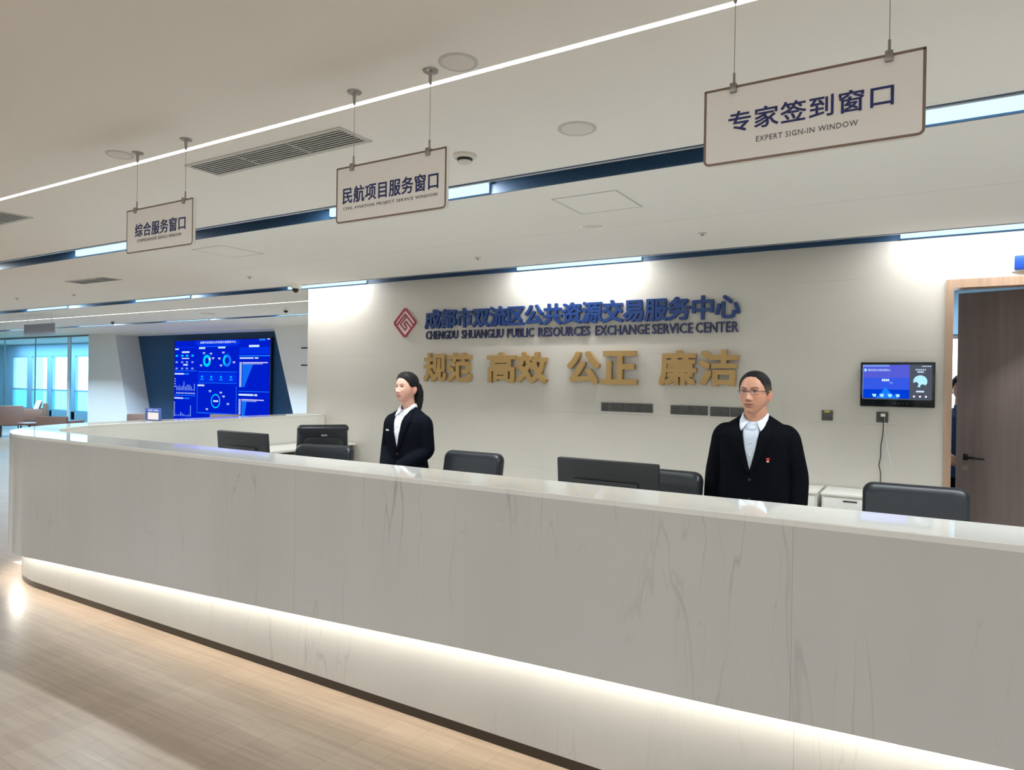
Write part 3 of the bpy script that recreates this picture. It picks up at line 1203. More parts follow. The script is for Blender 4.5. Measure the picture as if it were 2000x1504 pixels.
access_panel(-1.93, 4.22, 'square white access panel in the ceiling right of the middle hanging sign')
access_panel(-5.76, 4.20, 'square white access panel in the ceiling just right of the farthest hanging sign')
for x, y, lb in ((-1.58, 5.435, 'small sprinkler plate in the ceiling above the gold characters, right one'), (-3.788, 5.527, 'small sprinkler plate in the ceiling above the blue characters, left one'),
                 (-6.93, 5.35, 'small sprinkler plate in the ceiling left of the dome camera'), (-10.9, 5.35, 'small sprinkler plate far left in the ceiling, right of two dark plates'), (-12.3, 5.20, 'tiny ceiling plate far left, leftmost of the row of plates')):
    t = thing('sprinkler', lb, 'sprinkler', (x, y, CEIL), 0, 'ceiling sprinklers')
    mb = MB()
    mb.lathe((0, 0, 0), [(.034, 0), (.034, -.004), (.02, -.008), (.012, -.012)], 20)
    mb.build('cover_plate', M['vent'], t)
    mb = MB()
    mb.lathe((0, 0, 0), [(.008, -.01), (.008, -.018), (.014, -.02), (.014, -.022)], 14)
    mb.build('head', M['steel'], t)
# dome cameras
def dome(x, y, s, label):
    t = thing('dome_camera', label, 'security camera', (x, y, CEIL), 0, 'ceiling dome cameras')
    mb = MB()
    mb.lathe((0, 0, 0), [(.060 * s, 0), (.060 * s, -.030 * s), (.052 * s, -.042 * s), (.044 * s, -.045 * s)], 26)
    mb.build('housing', M['sign_side'], t)
    mb = MB()
    mb.sphere((0, -.004 * s, -.050 * s), .040 * s, u=20, v=14)
    mb.build('lens_dome', mat('dome_black', lin((18, 24, 28)), .12), t)


dome(-6.96, 6.08, 1.15, 'white dome camera with black lens at the left end of the lettered wall')
dome(-15.0, 8.15, .9, 'dark dome camera far left, hanging below the distant ceiling')
dome(-9.4, 8.0, .9, 'grey dome camera in the far hall, close to the lettered wall edge')

# ------------------------------------------------------------------ things on the back wall
SP = 'grey socket plates on the wall'


def plate(x, z, label, w=.086, holes=True, group=SP):
    t = thing('socket_plate', label, 'wall socket', (x, WALL, z), 0, group)
    mb = MB()
    mb.box(-w / 2, w / 2, -.009, 0, -.043, .043, .003)
    mb.build('cover', M['grey_plate'], t)
    if holes:
        mb = MB()
        for sx in (-1, 1):
            mb.box(sx * .011 - .0025, sx * .011 + .0025, -.0096, -.0088, -.020, -.008)
            mb.box(sx * .008 - .0025, sx * .008 + .0025, -.0096, -.0088, .010, .02)
        mb.build('socket_holes', M['grey_dark'], t)
    return t


for i in range(6):
    plate(-2.809 + i * .0907, 1.358, 'grey socket plate, %s from left in the row of six under gold characters' % ordw[i])
for i in range(4):
    plate(-2.093 + i * .0895, 1.353, 'grey socket plate, %s from left in the right row by the man' % ordw[i])
for i, lb in enumerate(('double-width dark grey plate left of the suited man on the wall', 'double-width dark grey plate half hidden behind the head of the suited man')):
    plate(-1.672 + i * .182, 1.349, lb, .176)
s1 = plate(-.770, 1.349, 'dark grey switch plate with yellow sticker, alone right of the suited man', holes=False)
mb = MB()
mb.box(-.022, .02, -.0105, -.009, .024, .040)
mb.build('yellow_label', M['yellow'], s1)
mb = MB()
mb.box(-.034, .034, -.011, -.009, -.034, .02, .001)
mb.build('rocker', M['grey_plate'], s1)
plate(-.359, 1.350, 'dark grey socket plate with a plugged-in cable under the wall display')
ch = thing('charger_cable', 'white plug with thin dark cable hanging from the socket under the wall display', 'cable', (-.352, WALL - .0105, 1.36))
mb = MB()
mb.box(-.016, .016, -.028, 0, -.004, .020, .004)
mb.build('plug', M['sign_side'], ch)
mb = MB()
mb.tube([(0, -.022, 0), (.004, -.03, -.02), (.004, -.022, -.09), (.0, -.01, -.16), (-.012, -.006, -.24), (-.012, -.004, -.33), (-.024, -.004, -.40), (-.010, -.004, -.47), (-.012, -.004, -.60)], .0036, 8, True, True, True)
mb.build('cord', M['blackplastic'], ch)
mb = MB()
mb.tube([(.008, -.016, 0), (.02, -.008, -.12), (.03, -.004, -.22), (.045, -.004, -.30), (.065, -.004, -.40)], .0012, 6)
mb.build('thin_wire', M['sign_side'], ch)

# wall display
scr = {'blue': emis('screen_blue', (.035, .095, .72), 1.0), 'violet': emis('screen_violet', (.085, .105, .62), 1.0), 'deep': emis('screen_deep_blue', (.0, .045, .62), 1.0),
       'cyan': emis('screen_cyan', (.0, .62, 1.0), 1.0), 'sky': emis('screen_sky', (.42, .82, .92), 1.0), 'text': emis('screen_text', (.62, .78, 1.0), 1.0), 'grey': emis('screen_grey', (.075, .085, .115), 1.0),
       'mid': emis('screen_mid_blue', (.01, .20, .95), 1.0), 'pale': emis('screen_pale_line', (.20, .33, .80), 1.0), 'pink': emis('screen_pink', (.75, .62, .85), 1.0), 'bg': emis('screen_bg', (.0, .012, .55), 1.0), 'pan': emis('screen_panel', (.0, .026, .72), 1.0), 'red': emis('screen_icon', (.8, .8, .85), 1.0)}
keys = list(scr)
smats = [scr[k] for k in keys]
dsp = thing('wall_display', 'small black-framed wall display with blue picture beside the door', 'display', (-.520, WALL, 1.437))
DW, DH = .527, .361
mb = MB()
mb.box(0, DW, -.048, -.008, 0, DH, .006)
mb.box(.12, DW - .12, -.008, 0, .08, DH - .08)
mb.build('bezel', mat('glossy_black', lin((24, 28, 32)), .12), dsp)


class Scr:
    """flat picture on a screen: u to the right, v downward, both 0..1"""
    def __init__(s, x0, z1, w, h, y):
        s.mb = MB()
        s.x0, s.z1, s.w, s.h, s.y = x0, z1, w, h, y
        s.k = 0

    def poly(s, pts, key):
        s.k += 1
        s.mb.cur = keys.index(key)
        y = s.y - s.k * s.eps
        s.mb.add([(s.x0 + u * s.w, y, s.z1 - v * s.h) for u, v in pts], [tuple(range(len(pts)))])
    eps = .00002

    def rect(s, u0, v0, u1, v1, key):
        s.poly([(u0, v1), (u1, v1), (u1, v0), (u0, v0)], key)

    def ring(s, u, v, ru, rv, th, key, a0=0, a1=360):
        n = 28
        for i in range(n):
            a, b_ = radians(a0 + (a1 - a0) * i / n), radians(a0 + (a1 - a0) * (i + 1) / n)
            s.poly([(u + ru * cos(a), v - rv * sin(a)), (u + ru * cos(b_), v - rv * sin(b_)), (u + ru * th * cos(b_), v - rv * th * sin(b_)), (u + ru * th * cos(a), v - rv * th * sin(a))], key)

    def disc(s, u, v, ru, rv, key):
        s.poly([(u + ru * cos(2 * pi * i / 28), v + rv * sin(2 * pi * i / 28)) for i in range(28)], key)

    def text(s, txt, u0, v0, u1, v1, key):
        vs, fs = glyphs(txt, .006, 0.0)
        s.k += 1
        s.mb.cur = keys.index(key)
        vv = fit(vs, s.x0 + u0 * s.w, s.x0 + u1 * s.w, s.z1 - v1 * s.h, s.z1 - v0 * s.h, 0)
        s.mb.add([(p[0], s.y - s.k * s.eps + q[1] * .004, p[2]) for p, q in zip(vv, vs)], fs)

    def dots(s, u0, v0, u1, v1, n, key, fill=.6):
        for i in range(n):
            a = u0 + (u1 - u0) * i / n
            s.rect(a, v0, a + (u1 - u0) / n * fill, v1, key)


# picture: pixel frame 1815 x 1105 of the display's front
P = Scr(0, DH, DW, DH, -.0482)
def pu(x):
    return (x - 35) / 1815
def pv(y):
    return (y - 95) / 1105
P.rect(pu(95), pv(160), pu(1775), pv(1020), 'grey')
P.rect(pu(95), pv(160), pu(1245), pv(990), 'violet')
P.rect(pu(95), pv(480), pu(1245), pv(990), 'blue')
P.rect(pu(95), pv(770), pu(1245), pv(990), 'deep')
P.rect(pu(95), pv(160), pu(760), pv(205), 'pale')
P.poly([(pu(420), pv(990)), (pu(1000), pv(990)), (pu(800), pv(860)), (pu(660), pv(700)), (pu(560), pv(860))], 'mid')
P.rect(pu(95), pv(160), pu(108), pv(985), 'pale')
P.poly([(pu(120), pv(290)), (pu(160), pv(335)), (pu(200), pv(290)), (pu(160), pv(245))], 'sky')
P.text(TXT, pu(222), pv(262), pu(785), pv(318), 'text')
P.dots(pu(575), pv(510), pu(765), pv(568), 4, 'text', .8)
P.dots(pu(765), pv(585), pu(850), pv(625), 4, 'pale', .7)
for x in (390, 575, 775, 965):
    P.rect(pu(x - 50), pv(885), pu(x + 50), pv(915), 'sky')
    P.rect(pu(x - 30), pv(915), pu(x + 45), pv(955), 'sky')
P.dots(pu(1535), pv(185), pu(1760), pv(208), 5, 'text', .7)
P.dots(pu(1390), pv(262), pu(1640), pv(300), 6, 'text', .55)
P.dots(pu(1430), pv(320), pu(1585), pv(352), 4, 'text', .8)
P.disc(pu(1500), pv(560), 165 / 1815, 145 / 1105, 'sky')
P.rect(pu(1340), pv(595), pu(1665), pv(610), 'text')
P.disc(pu(1395), pv(640), 62 / 1815, 62 / 1105, 'grey')
P.disc(pu(1560), pv(690), 62 / 1815, 58 / 1105, 'grey')
P.rect(pu(1405), pv(790), pu(1592), pv(828), 'text')
for x in (1358, 1500, 1638):
    P.disc(pu(x), pv(932), 26 / 1815, 26 / 1105, 'red')
P.mb.build('screen', smats, dsp)
mb = MB()
for x in (860, 905, 1000, 1090, 1200):
    mb.box(pu(x) * DW - .003, pu(x) * DW + .003, -.0488, -.048, DH - pv(1108) * DH - .002, DH - pv(1108) * DH + .002)
mb.build('indicator_lights', M['steel'], dsp)

# big screen in the niche
SX0, SX1, SZ0, SZ1 = -17.50, -13.66, .395, 2.565
bs = thing('led_screen', 'huge bright blue data screen in the slanted dark blue recess at far left', 'screen', (SX0, YB - .022, SZ0))
mb = MB()
mb.box(-.03, SX1 - SX0 + .03, -.06, 0, -.03, SZ1 - SZ0 + .03, .004)
mb.build('housing', M['blackplastic'], bs)
Scr.eps = .00004
Q = Scr(0, SZ1 - SZ0, SX1 - SX0, SZ1 - SZ0, -.0605)
def qu(x):
    return (x - 20) / 1720
def qv(y):
    return (y - 105) / 1458
def QR(x0, y0, x1, y1, k):
    Q.rect(qu(x0), qv(y0), qu(x1), qv(y1), k)
QR(20, 105, 1740, 1563, 'bg')
Q.poly([(qu(400), qv(140)), (qu(480), qv(215)), (qu(1180), qv(215)), (qu(1260), qv(140)), (qu(1200), qv(105)), (qu(460), qv(105))], 'pan')
Q.text(TXT, qu(515), qv(122), qu(1170), qv(165), 'text')
QR(1560, 105, 1660, 135, 'mid'); QR(1690, 95 + 12, 1735, 120, 'text')
for r in ((480, 680, 1195, 835), (1225, 240, 1740, 355), (25, 215, 440, 235)):
    QR(*r, 'pan')
for r in ((20, 635, 455, 645), (20, 1075, 440, 1085), (485, 650, 1190, 660), (485, 845, 1190, 853), (1225, 375, 1740, 392), (1225, 970, 1735, 980), (470, 1365, 1185, 1378), (470, 890, 478, 1370), (1180, 890, 1188, 1370), (500, 212, 1000, 220)):
    QR(*r, 'mid')
for r in ((30, 240, 105, 262), (165, 292, 312, 320), (165, 410, 310, 426), (195, 520, 285, 545), (495, 226, 612, 255), (850, 224, 980, 250), (1390, 205, 1562, 240), (480, 878, 605, 906), (25, 682, 210, 708), (25, 1118, 205, 1142), (1235, 410, 1470, 432), (1490, 410, 1550, 432), (1225, 1018, 1475, 1048), (1490, 1018, 1540, 1048), (775, 1145, 865, 1172)):
    QR(*r, 'text')
QR(215, 682, 310, 708, 'mid'); QR(225, 1118, 325, 1142, 'mid')
for y in (370, 485, 598):
    for x in (65, 175, 268, 375):
        QR(x - 22, y - 16, x + 20, y + 16, 'cyan' if y < 400 else 'pale')
Q.ring(qu(648), qv(462), 72 / 1720, 105 / 1458, .52, 'cyan')
Q.ring(qu(648), qv(462), 72 / 1720, 105 / 1458, .52, 'pink', 5, 35)
Q.ring(qu(1014), qv(460), 72 / 1720, 105 / 1458, .55, 'mid')
Q.ring(qu(1014), qv(460), 72 / 1720, 105 / 1458, .55, 'cyan', 110, 230)
Q.ring(qu(820), qv(1158), 84 / 1720, 122 / 1458, .84, 'cyan')
Q.ring(qu(820), qv(1158), 84 / 1720, 122 / 1458, .84, 'pale', 0, 60)
for x, y in ((595, 325), (725, 335), (765, 415), (545, 540), (950, 320), (880, 420), (1140, 487), (912, 540), (718, 985), (915, 1005), (965, 1070), (1045, 1195), (665, 1300)):
    QR(x - 22, y - 9, x + 22, y + 7, 'text')
    QR(x - 14, y + 12, x + 18, y + 24, 'pale')
for x in (565, 738, 915, 1092):
    Q.disc(qu(x), qv(740), 16 / 1720, 18 / 1458, 'cyan')
    QR(x - 30, 772, x + 30, 800, 'mid')
bars = [905, 930, 900, 930, 905, 830, 920, 890, 885, 890, 920, 965, 870]
for i, yv in enumerate(bars):
    x = 70 + i * 29
    QR(x, yv, x + 13, 990, 'pale')
    QR(x, 1028, x + 14, 1050, 'text')
for i in range(4):
    QR(30, 780 + i * 45, 55, 792 + i * 45, 'text')
for i in range(8):
    QR(25, 1205 + i * 34, 48, 1217 + i * 34, 'text')
for i, yv in enumerate([1420, 1430, 1425, 1380, 1400, 1415, 1430, 1430, 1415, 1255]):
    QR(60 + i * 32, yv, 74 + i * 32, 1450, 'pale')
for i in range(20):
    w = 420 if i == 0 else (340 if i == 1 else 175 - (i - 2) * 8)
    QR(1240, 490 + i * 21, 1278, 502 + i * 21, 'text')
    QR(1290, 490 + i * 21, 1290 + max(20, w), 505 + i * 21, 'pink' if i == 0 else ('pale' if i == 1 else 'mid'))
for i in range(17):
    w = 370 if i == 0 else (250 if i == 1 else 90 - i * 3)
    QR(1235, 1105 + i * 22, 1270, 1118 + i * 22, 'text')
    QR(1285, 1105 + i * 22, 1285 + w, 1121 + i * 22, 'pink' if i == 0 else ('pale' if i == 1 else 'mid'))
Q.mb.build('display', smats, bs)

# framed notice on the far wall
nt_ = thing('framed_notice', 'white notice with dark bars on the far wall, cut off by the lettered wall edge', 'notice', (-11.55, YN, 1.885))
mb = MB()
mb.box(-.37, .37, -.02, 0, 0, .41)
mb.build('sheet', M['white_wall'], nt_)
mb = MB()
for z in (0, .38):
    mb.box(-.37, .37, -.026, -.018, z, z + .03)
mb.build('bar', M['blackplastic'], nt_)

# blue door sign
ds = thing('door_sign', 'bright blue sign plate on the wall above the wooden door', 'sign', (.50, WALL, 2.49))
mb = MB()
mb.box(0, .34, -.022, -.006, 0, .108, .006)
mb.build('plate', M['sign_plate_blue'], ds)
mb = MB()
mb.box(-.012, .352, -.006, 0, -.012, .12)
mb.build('backing', M['sign_side'], ds)

# ------------------------------------------------------------------ door
FI, FT = .052, 2.376
mb = MB()
mb.prism([(DX0, 0), (DX0 + FI, 0), (DX0 + FI, FT), (DX0, DZ)], WALL - .018, WALL + .13)
mb.prism([(DX1, 0), (DX1, DZ), (DX1 - FI, FT), (DX1 - FI, 0)], WALL - .018, WALL + .13)
mb.prism([(DX0, DZ), (DX0 + FI, FT), (DX1 - FI, FT), (DX1, DZ)], WALL - .018, WALL + .13)
struct(mb.build('trim_4', M['frame_wood']), 'light wood door frame')
LW = .885
ang = radians(-16.3)
door = thing('door_leaf', 'brown wooden door standing ajar at the right edge of the wall', 'door', (DX1 - FI - .004, WALL + .09, 0), ang)
mb = MB()
mb.box(-LW, 0, -.022, .022, .008, FT - .006, .002)
mb.build('panel', M['door_wood'], door)
mb = MB()
mb.box(-LW + .052, -LW + .088, -.028, -.021, 1.015, 1.065, .003)
mb.tube([(-LW + .07, -.028, 1.04), (-LW + .07, -.055, 1.04)], .009, 10)
mb.tube([(-LW + .07, -.055, 1.04), (-LW + .12, -.058, 1.04), (-LW + .20, -.056, 1.036)], [.010, .009, .008], 10, True, True, True)
h_ = mb.build('lever_handle', mat('handle_dark', lin((46, 46, 50)), .25, .9), door)
mb = MB()
mb.cyl((-LW + .07, -.021, .955), .024, -.008, 20, 'Y')
mb.build('lock_rosette', M['steel'], door)
mb = MB()
mb.box(-LW + .05, -LW + .09, .021, .028, 1.015, 1.065, .003)
mb.tube([(-LW + .07, .028, 1.04), (-LW + .07, .055, 1.04), (-LW + .19, .056, 1.036)], [.009, .010, .008], 10)
mb.build('lever_handle', M['steel'], door)


# ------------------------------------------------------------------ far lounge seating
def armchair(loc, rz, w, label, seat=.42, back=.78):
    t = thing('armchair', label, 'armchair', loc, rz, 'brown armchairs in the far lounge')
    mb = MB()
    mb.box(-w / 2, w / 2, .26, .36, .30, back, .02)
    mb.build('backrest', M['brown_leather'], t)
    for sx in (-1, 1):
        mb = MB()
        mb.box(sx * (w / 2 - .045) - .045, sx * (w / 2 - .045) + .045, -.34, .27, .30, .64, .02)
        mb.build('armrest', M['brown_leather'], t)
    mb = MB()
    mb.box(-w / 2 + .09, w / 2 - .09, -.34, .26, .28, seat, .03)
    mb.build('seat', M['brown_leather'], t)
    for sx in (-1, 1):
        for y in (-.30, .30):
            mb = MB()
            mb.box(sx * (w / 2 - .05) - .014, sx * (w / 2 - .05) + .014, y - .014, y + .014, 0, .30)
            mb.build('leg', M['blackplastic'], t)
    return t


armchair((-20.39, 8.52, 0), radians(246), .52, 'brown armchair with its back to the viewer at the left picture edge', back=.80)
armchair((-21.80, 9.65, 0), radians(330), .66, 'brown armchair turned sideways with a pale cushion, behind the leftmost one', back=.80)
armchair((-15.72, 7.50, 0), radians(215), .60, 'low brown armchair showing its back just over the counter corner', back=.74)
armchair((-14.99, 8.89, 0), radians(235), .66, 'brown armchair peeping over the counter wing, left of the small blue sign stand', back=.79)
armchair((-14.20, 10.43, 0), radians(222), .66, 'brown armchair peeping over the counter wing in front of the big blue screen', back=.75)
cu = thing('cushion', 'pale cushion leaning on the sideways brown armchair', 'cushion', (-21.779, 9.693, .425), radians(330))
mb = MB()
rounded_slab(mb, .44, .46, .10, .07, .0, Matrix.Rotation(radians(-16), 4, 'X'), puff=.03)
mb.build('cover', mat('cushion_pale', lin((206, 198, 196)), .8), cu)
st = thing('side_table', 'small round reddish wood side table beside the brown armchairs', 'side table', (-17.86, 7.84, 0))
mb = MB()
mb.lathe((0, 0, 0), [(.22, .44), (.24, .455), (.24, .48), (.22, .485)], 24)
mb.build('table_top', wood('red_wood', lin((120, 66, 50)), lin((96, 52, 40)), 'X'), st)
mb = MB()
mb.lathe((0, 0, 0), [(.16, 0), (.16, .02), (.03, .03), (.025, .44)], 20)
mb.build('pedestal', M['blackplastic'], st)

# ------------------------------------------------------------------ people
def G(v, m, s):
    return math.exp(-((v - m) / s) ** 2)


class Head:
    """skull and face as a displaced ellipsoid; local frame: face toward -y, x to the person's left"""
    def __init__(s, a=.078, b=.097, c=.118, fem=False, eye_open=1.0):
        s.a, s.b, s.c, s.fem, s.eo = a, b, c, fem, eye_open
        s.fs = c / .1175

    def surf(s, u):
        k = .90
        sg = lambda q: math.copysign(abs(q) ** k, q)
        x, y, z = s.a * sg(u.x), s.b * sg(u.y), s.c * sg(u.z)
        t = max(0.0, -z / s.c)
        x *= 1 - (.34 if s.fem else .27) * t ** 2.0
        y *= 1 - .18 * t ** 2
        y -= .044 * t ** 2.2
        if y > 0:
            y *= 1 - .35 * t ** 1.3
        # flatter face front
        if y < 0:
            y *= 1 - .07 * G(x, 0, .05) * (1 - t) * max(0.0, min(1.0, (.10 - z) / .09))
        f = max(0.0, min(1.0, (-u.y - .05) / .35))
        dz = 0.0
        d = 0.0
        X0, Y0, Z0 = x, y, z
        x, z = x / s.fs, z / s.fs
        ax = abs(x)
        d += .026 * G(x, 0, .0125) * G(z, -.030, .013)            # nose tip
        d += .014 * G(x, 0, .010) * G(z, -.010, .020)             # bridge
        d += .010 * G(ax, .0145, .0075) * G(z, -.034, .008)        # nostril wings
        d += (.003 if s.fem else .005) * G(ax, .026, .020) * G(z, .030, .010)
        d -= .009 * G(ax, .031, .017) * G(z, .010, .012)          # sockets
        d += .005 * G(ax, .043, .020) * G(z, -.020, .020)         # cheeks
        d += .008 * G(x, 0, .019) * G(z, -.0590, .0055)           # upper lip
        d += .009 * G(x, 0, .016) * G(z, -.0715, .0060)           # lower lip
        d -= .005 * G(x, 0, .022) * G(z, -.0650, .0030)
        d -= .004 * G(x, 0, .022) * G(z, -.0835, .007)
        d += .008 * G(x, 0, .022) * G(z, -.102, .014)             # chin
        d += .003 * G(x, 0, .03) * G(z, -.060, .02)
        return Vector((X0, Y0 - d * f * s.fs, Z0))

    def front(s, x, z):
        """y of the face at x, z by search over directions"""
        best = None
        for i in range(60):
            ph = -pi / 2
            pass
        u = Vector((x / s.a, -1.0, z / s.c))
        lo = u
        for _ in range(14):
            r2 = min(.98, (lo.x) ** 2 + (lo.z) ** 2)
            lo = Vector((lo.x, -math.sqrt(1 - r2), lo.z))
            p = s.surf(lo.normalized())
            lo.x += (x - p.x) / s.a * .8
            lo.z += (z - p.z) / s.c * .8
        return p.y

    def grid(s, nu=88, nv=72):
        vs, fs = [], []
        for j in range(nv + 1):
            th = pi * j / nv
            for i in range(nu):
                ph = 2 * pi * i / nu
                vs.append(s.surf(Vector((sin(th) * cos(ph), sin(th) * sin(ph), cos(th)))))
        for j in range(nv):
            for i in range(nu):
                i2 = (i + 1) % nu
                fs.append((j * nu + i, (j + 1) * nu + i, (j + 1) * nu + i2, j * nu + i2))
        return vs, fs


def remeshed(mb, voxel, smooth=2, factor=.5):
    me = bpy.data.meshes.new('tmp')
    me.from_pydata(mb.v, [], mb.f)
    b = bmesh.new()
    b.from_mesh(me)
    bmesh.ops.remove_doubles(b, verts=b.verts, dist=1e-6)
    bmesh.ops.recalc_face_normals(b, faces=b.faces)
    b.to_mesh(me)
    b.free()
    o = bpy.data.objects.new('tmp', me)
    COL.objects.link(o)
    m = o.modifiers.new('r', 'REMESH')
    m.mode = 'VOXEL'
    m.voxel_size = voxel
    if smooth:
        m = o.modifiers.new('s', 'SMOOTH')
        m.iterations = smooth
        m.factor = factor
    bpy.context.view_layer.update()
    out = bpy.data.meshes.new_from_object(o.evaluated_get(bpy.context.evaluated_depsgraph_get()))
    bpy.data.objects.remove(o)
    bpy.data.meshes.remove(me)
    out.polygons.foreach_set('use_smooth', [True] * len(out.polygons))
    return out


def ell_ring(z, hw, df, db, yc=0.0, n=44, e=2.4, xc=0.0):
    out = []
    for k in range(n):
        a = 2 * pi * k / n
        ca, sa = cos(a), sin(a)
        x = hw * math.copysign(abs(ca) ** (2 / e), ca)
        y = (db if sa > 0 else df) * math.copysign(abs(sa) ** (2 / e), sa)
        out.append((x + xc, y + yc, z))
    return out


def skin_mat(name, base):
    m = mat(name, base, .48, spec=.35)
    t = NT(m)
    at = t.n('ShaderNodeAttribute')
    at.attribute_name = 'Col'
    t.l(at.outputs['Color'], t.b.inputs['Base Color'])
    m.node_tree.nodes['Principled BSDF'].inputs['Subsurface Weight'].default_value = .12
    m.node_tree.nodes['Principled BSDF'].inputs['Subsurface Radius'].default_value = (.01, .004, .002)
    return m


def patch(proj, inner, outer, nt, ns, off, thick):
    """thin cloth piece lying on a garment: between two x,z curves, off in front of the garment's surface"""
    mb = MB()
    fr, bk = [], []
    for i in range(nt + 1):
        t = i / nt
        a, c = inner(t), outer(t)
        for j in range(ns + 1):
            w = j / ns
            x, z = a[0] + (c[0] - a[0]) * w, a[1] + (c[1] - a[1]) * w
            y = proj(x, z)
            fr.append((x, y - off, z))
            bk.append((x, y - off + thick, z))
    n = len(fr)
    fs = []
    W = ns + 1
    for i in range(nt):
        for j in range(ns):
            q = (i * W + j, i * W + j + 1, (i + 1) * W + j + 1, (i + 1) * W + j)
            fs.append(q)
            fs.append(tuple(n + k for k in reversed(q)))
    rim = [(i, 0) for i in range(nt + 1)] + [(nt, j) for j in range(1, W)] + [(i, ns) for i in range(nt - 1, -1, -1)] + [(0, j) for j in range(ns - 1, 0, -1)]
    rim = [i * W + j for i, j in rim]
    for a, b_ in zip(rim, rim[1:] + rim[:1]):
        fs.append((a, b_, n + b_, n + a))
    mb.add(fr + bk, fs, True)
    return mb


def poly_curve(pts):
    L = [0]
    for a, b_ in zip(pts, pts[1:]):
        L.append(L[-1] + math.hypot(b_[0] - a[0], b_[1] - a[1]))

    def f(t):
        s = t * L[-1]
        for i in range(len(pts) - 1):
            if s <= L[i + 1] or i == len(pts) - 2:
                w = (s - L[i]) / max(1e-9, L[i + 1] - L[i])
                return (pts[i][0] + (pts[i + 1][0] - pts[i][0]) * w, pts[i][1] + (pts[i + 1][1] - pts[i][1]) * w)
    return f


def chaikin(pts, radii, n=2):
    pts = [Vector(p) for p in pts]
    for _ in range(n):
        q, r = [pts[0]], [radii[0]]
        for (a, b_), (ra, rb) in zip(zip(pts, pts[1:]), zip(radii, radii[1:])):
            q += [a.lerp(b_, .25), a.lerp(b_, .75)]
            r += [ra + (rb - ra) * .25, ra + (rb - ra) * .75]
        q.append(pts[-1])
        r.append(radii[-1])
        pts, radii = q, r
    return pts, radii


def hand(mb, wrist, d, palm_n, side, curl=.35, size=1.0):
    """palm and five separate fingers; d along the fingers, palm_n out of the palm, side=+1 thumb toward d x palm_n"""
    d = Vector(d).normalized()
    n = Vector(palm_n).normalized()
    n = (n - d * n.dot(d)).normalized()
    s = d.cross(n) * side
    w = Vector(wrist)
    k = size
    for q in (-.024, -.008, .008, .024):
        mb.tube([w + s * q * .6 * k, w + d * .04 * k + s * q * k, w + d * .092 * k + s * q * 1.05 * k], [.014 * k, .0145 * k, .0115 * k], 10, True, True, True)
    for q, L, in ((.027, .070), (.009, .080), (-.009, .074), (-.026, .058)):
        p = w + d * .088 * k + s * q * k
        pts = [p]
        a = 0
        for seg, c in zip((.42, .32, .26), (.5, .8, .7)):
            a += curl * c
            p = p + (d * cos(a) + n * sin(a)) * L * seg * k
            pts.append(p)
        mb.tube(pts, [.0092 * k, .0085 * k, .0078 * k, .0066 * k], 10, True, True, True)
    p = w + d * .022 * k + s * .024 * k
    a1 = (d * .62 + s * .68 + n * .40).normalized()
    a2 = (d * .85 + s * .25 + n * .45).normalized()
    mb.tube([p, p + a1 * .040 * k, p + a1 * .040 * k + a2 * .032 * k, p + a1 * .040 * k + a2 * .054 * k], [.0135 * k, .0115 * k, .0098 * k, .008 * k], 10, True, True, True)


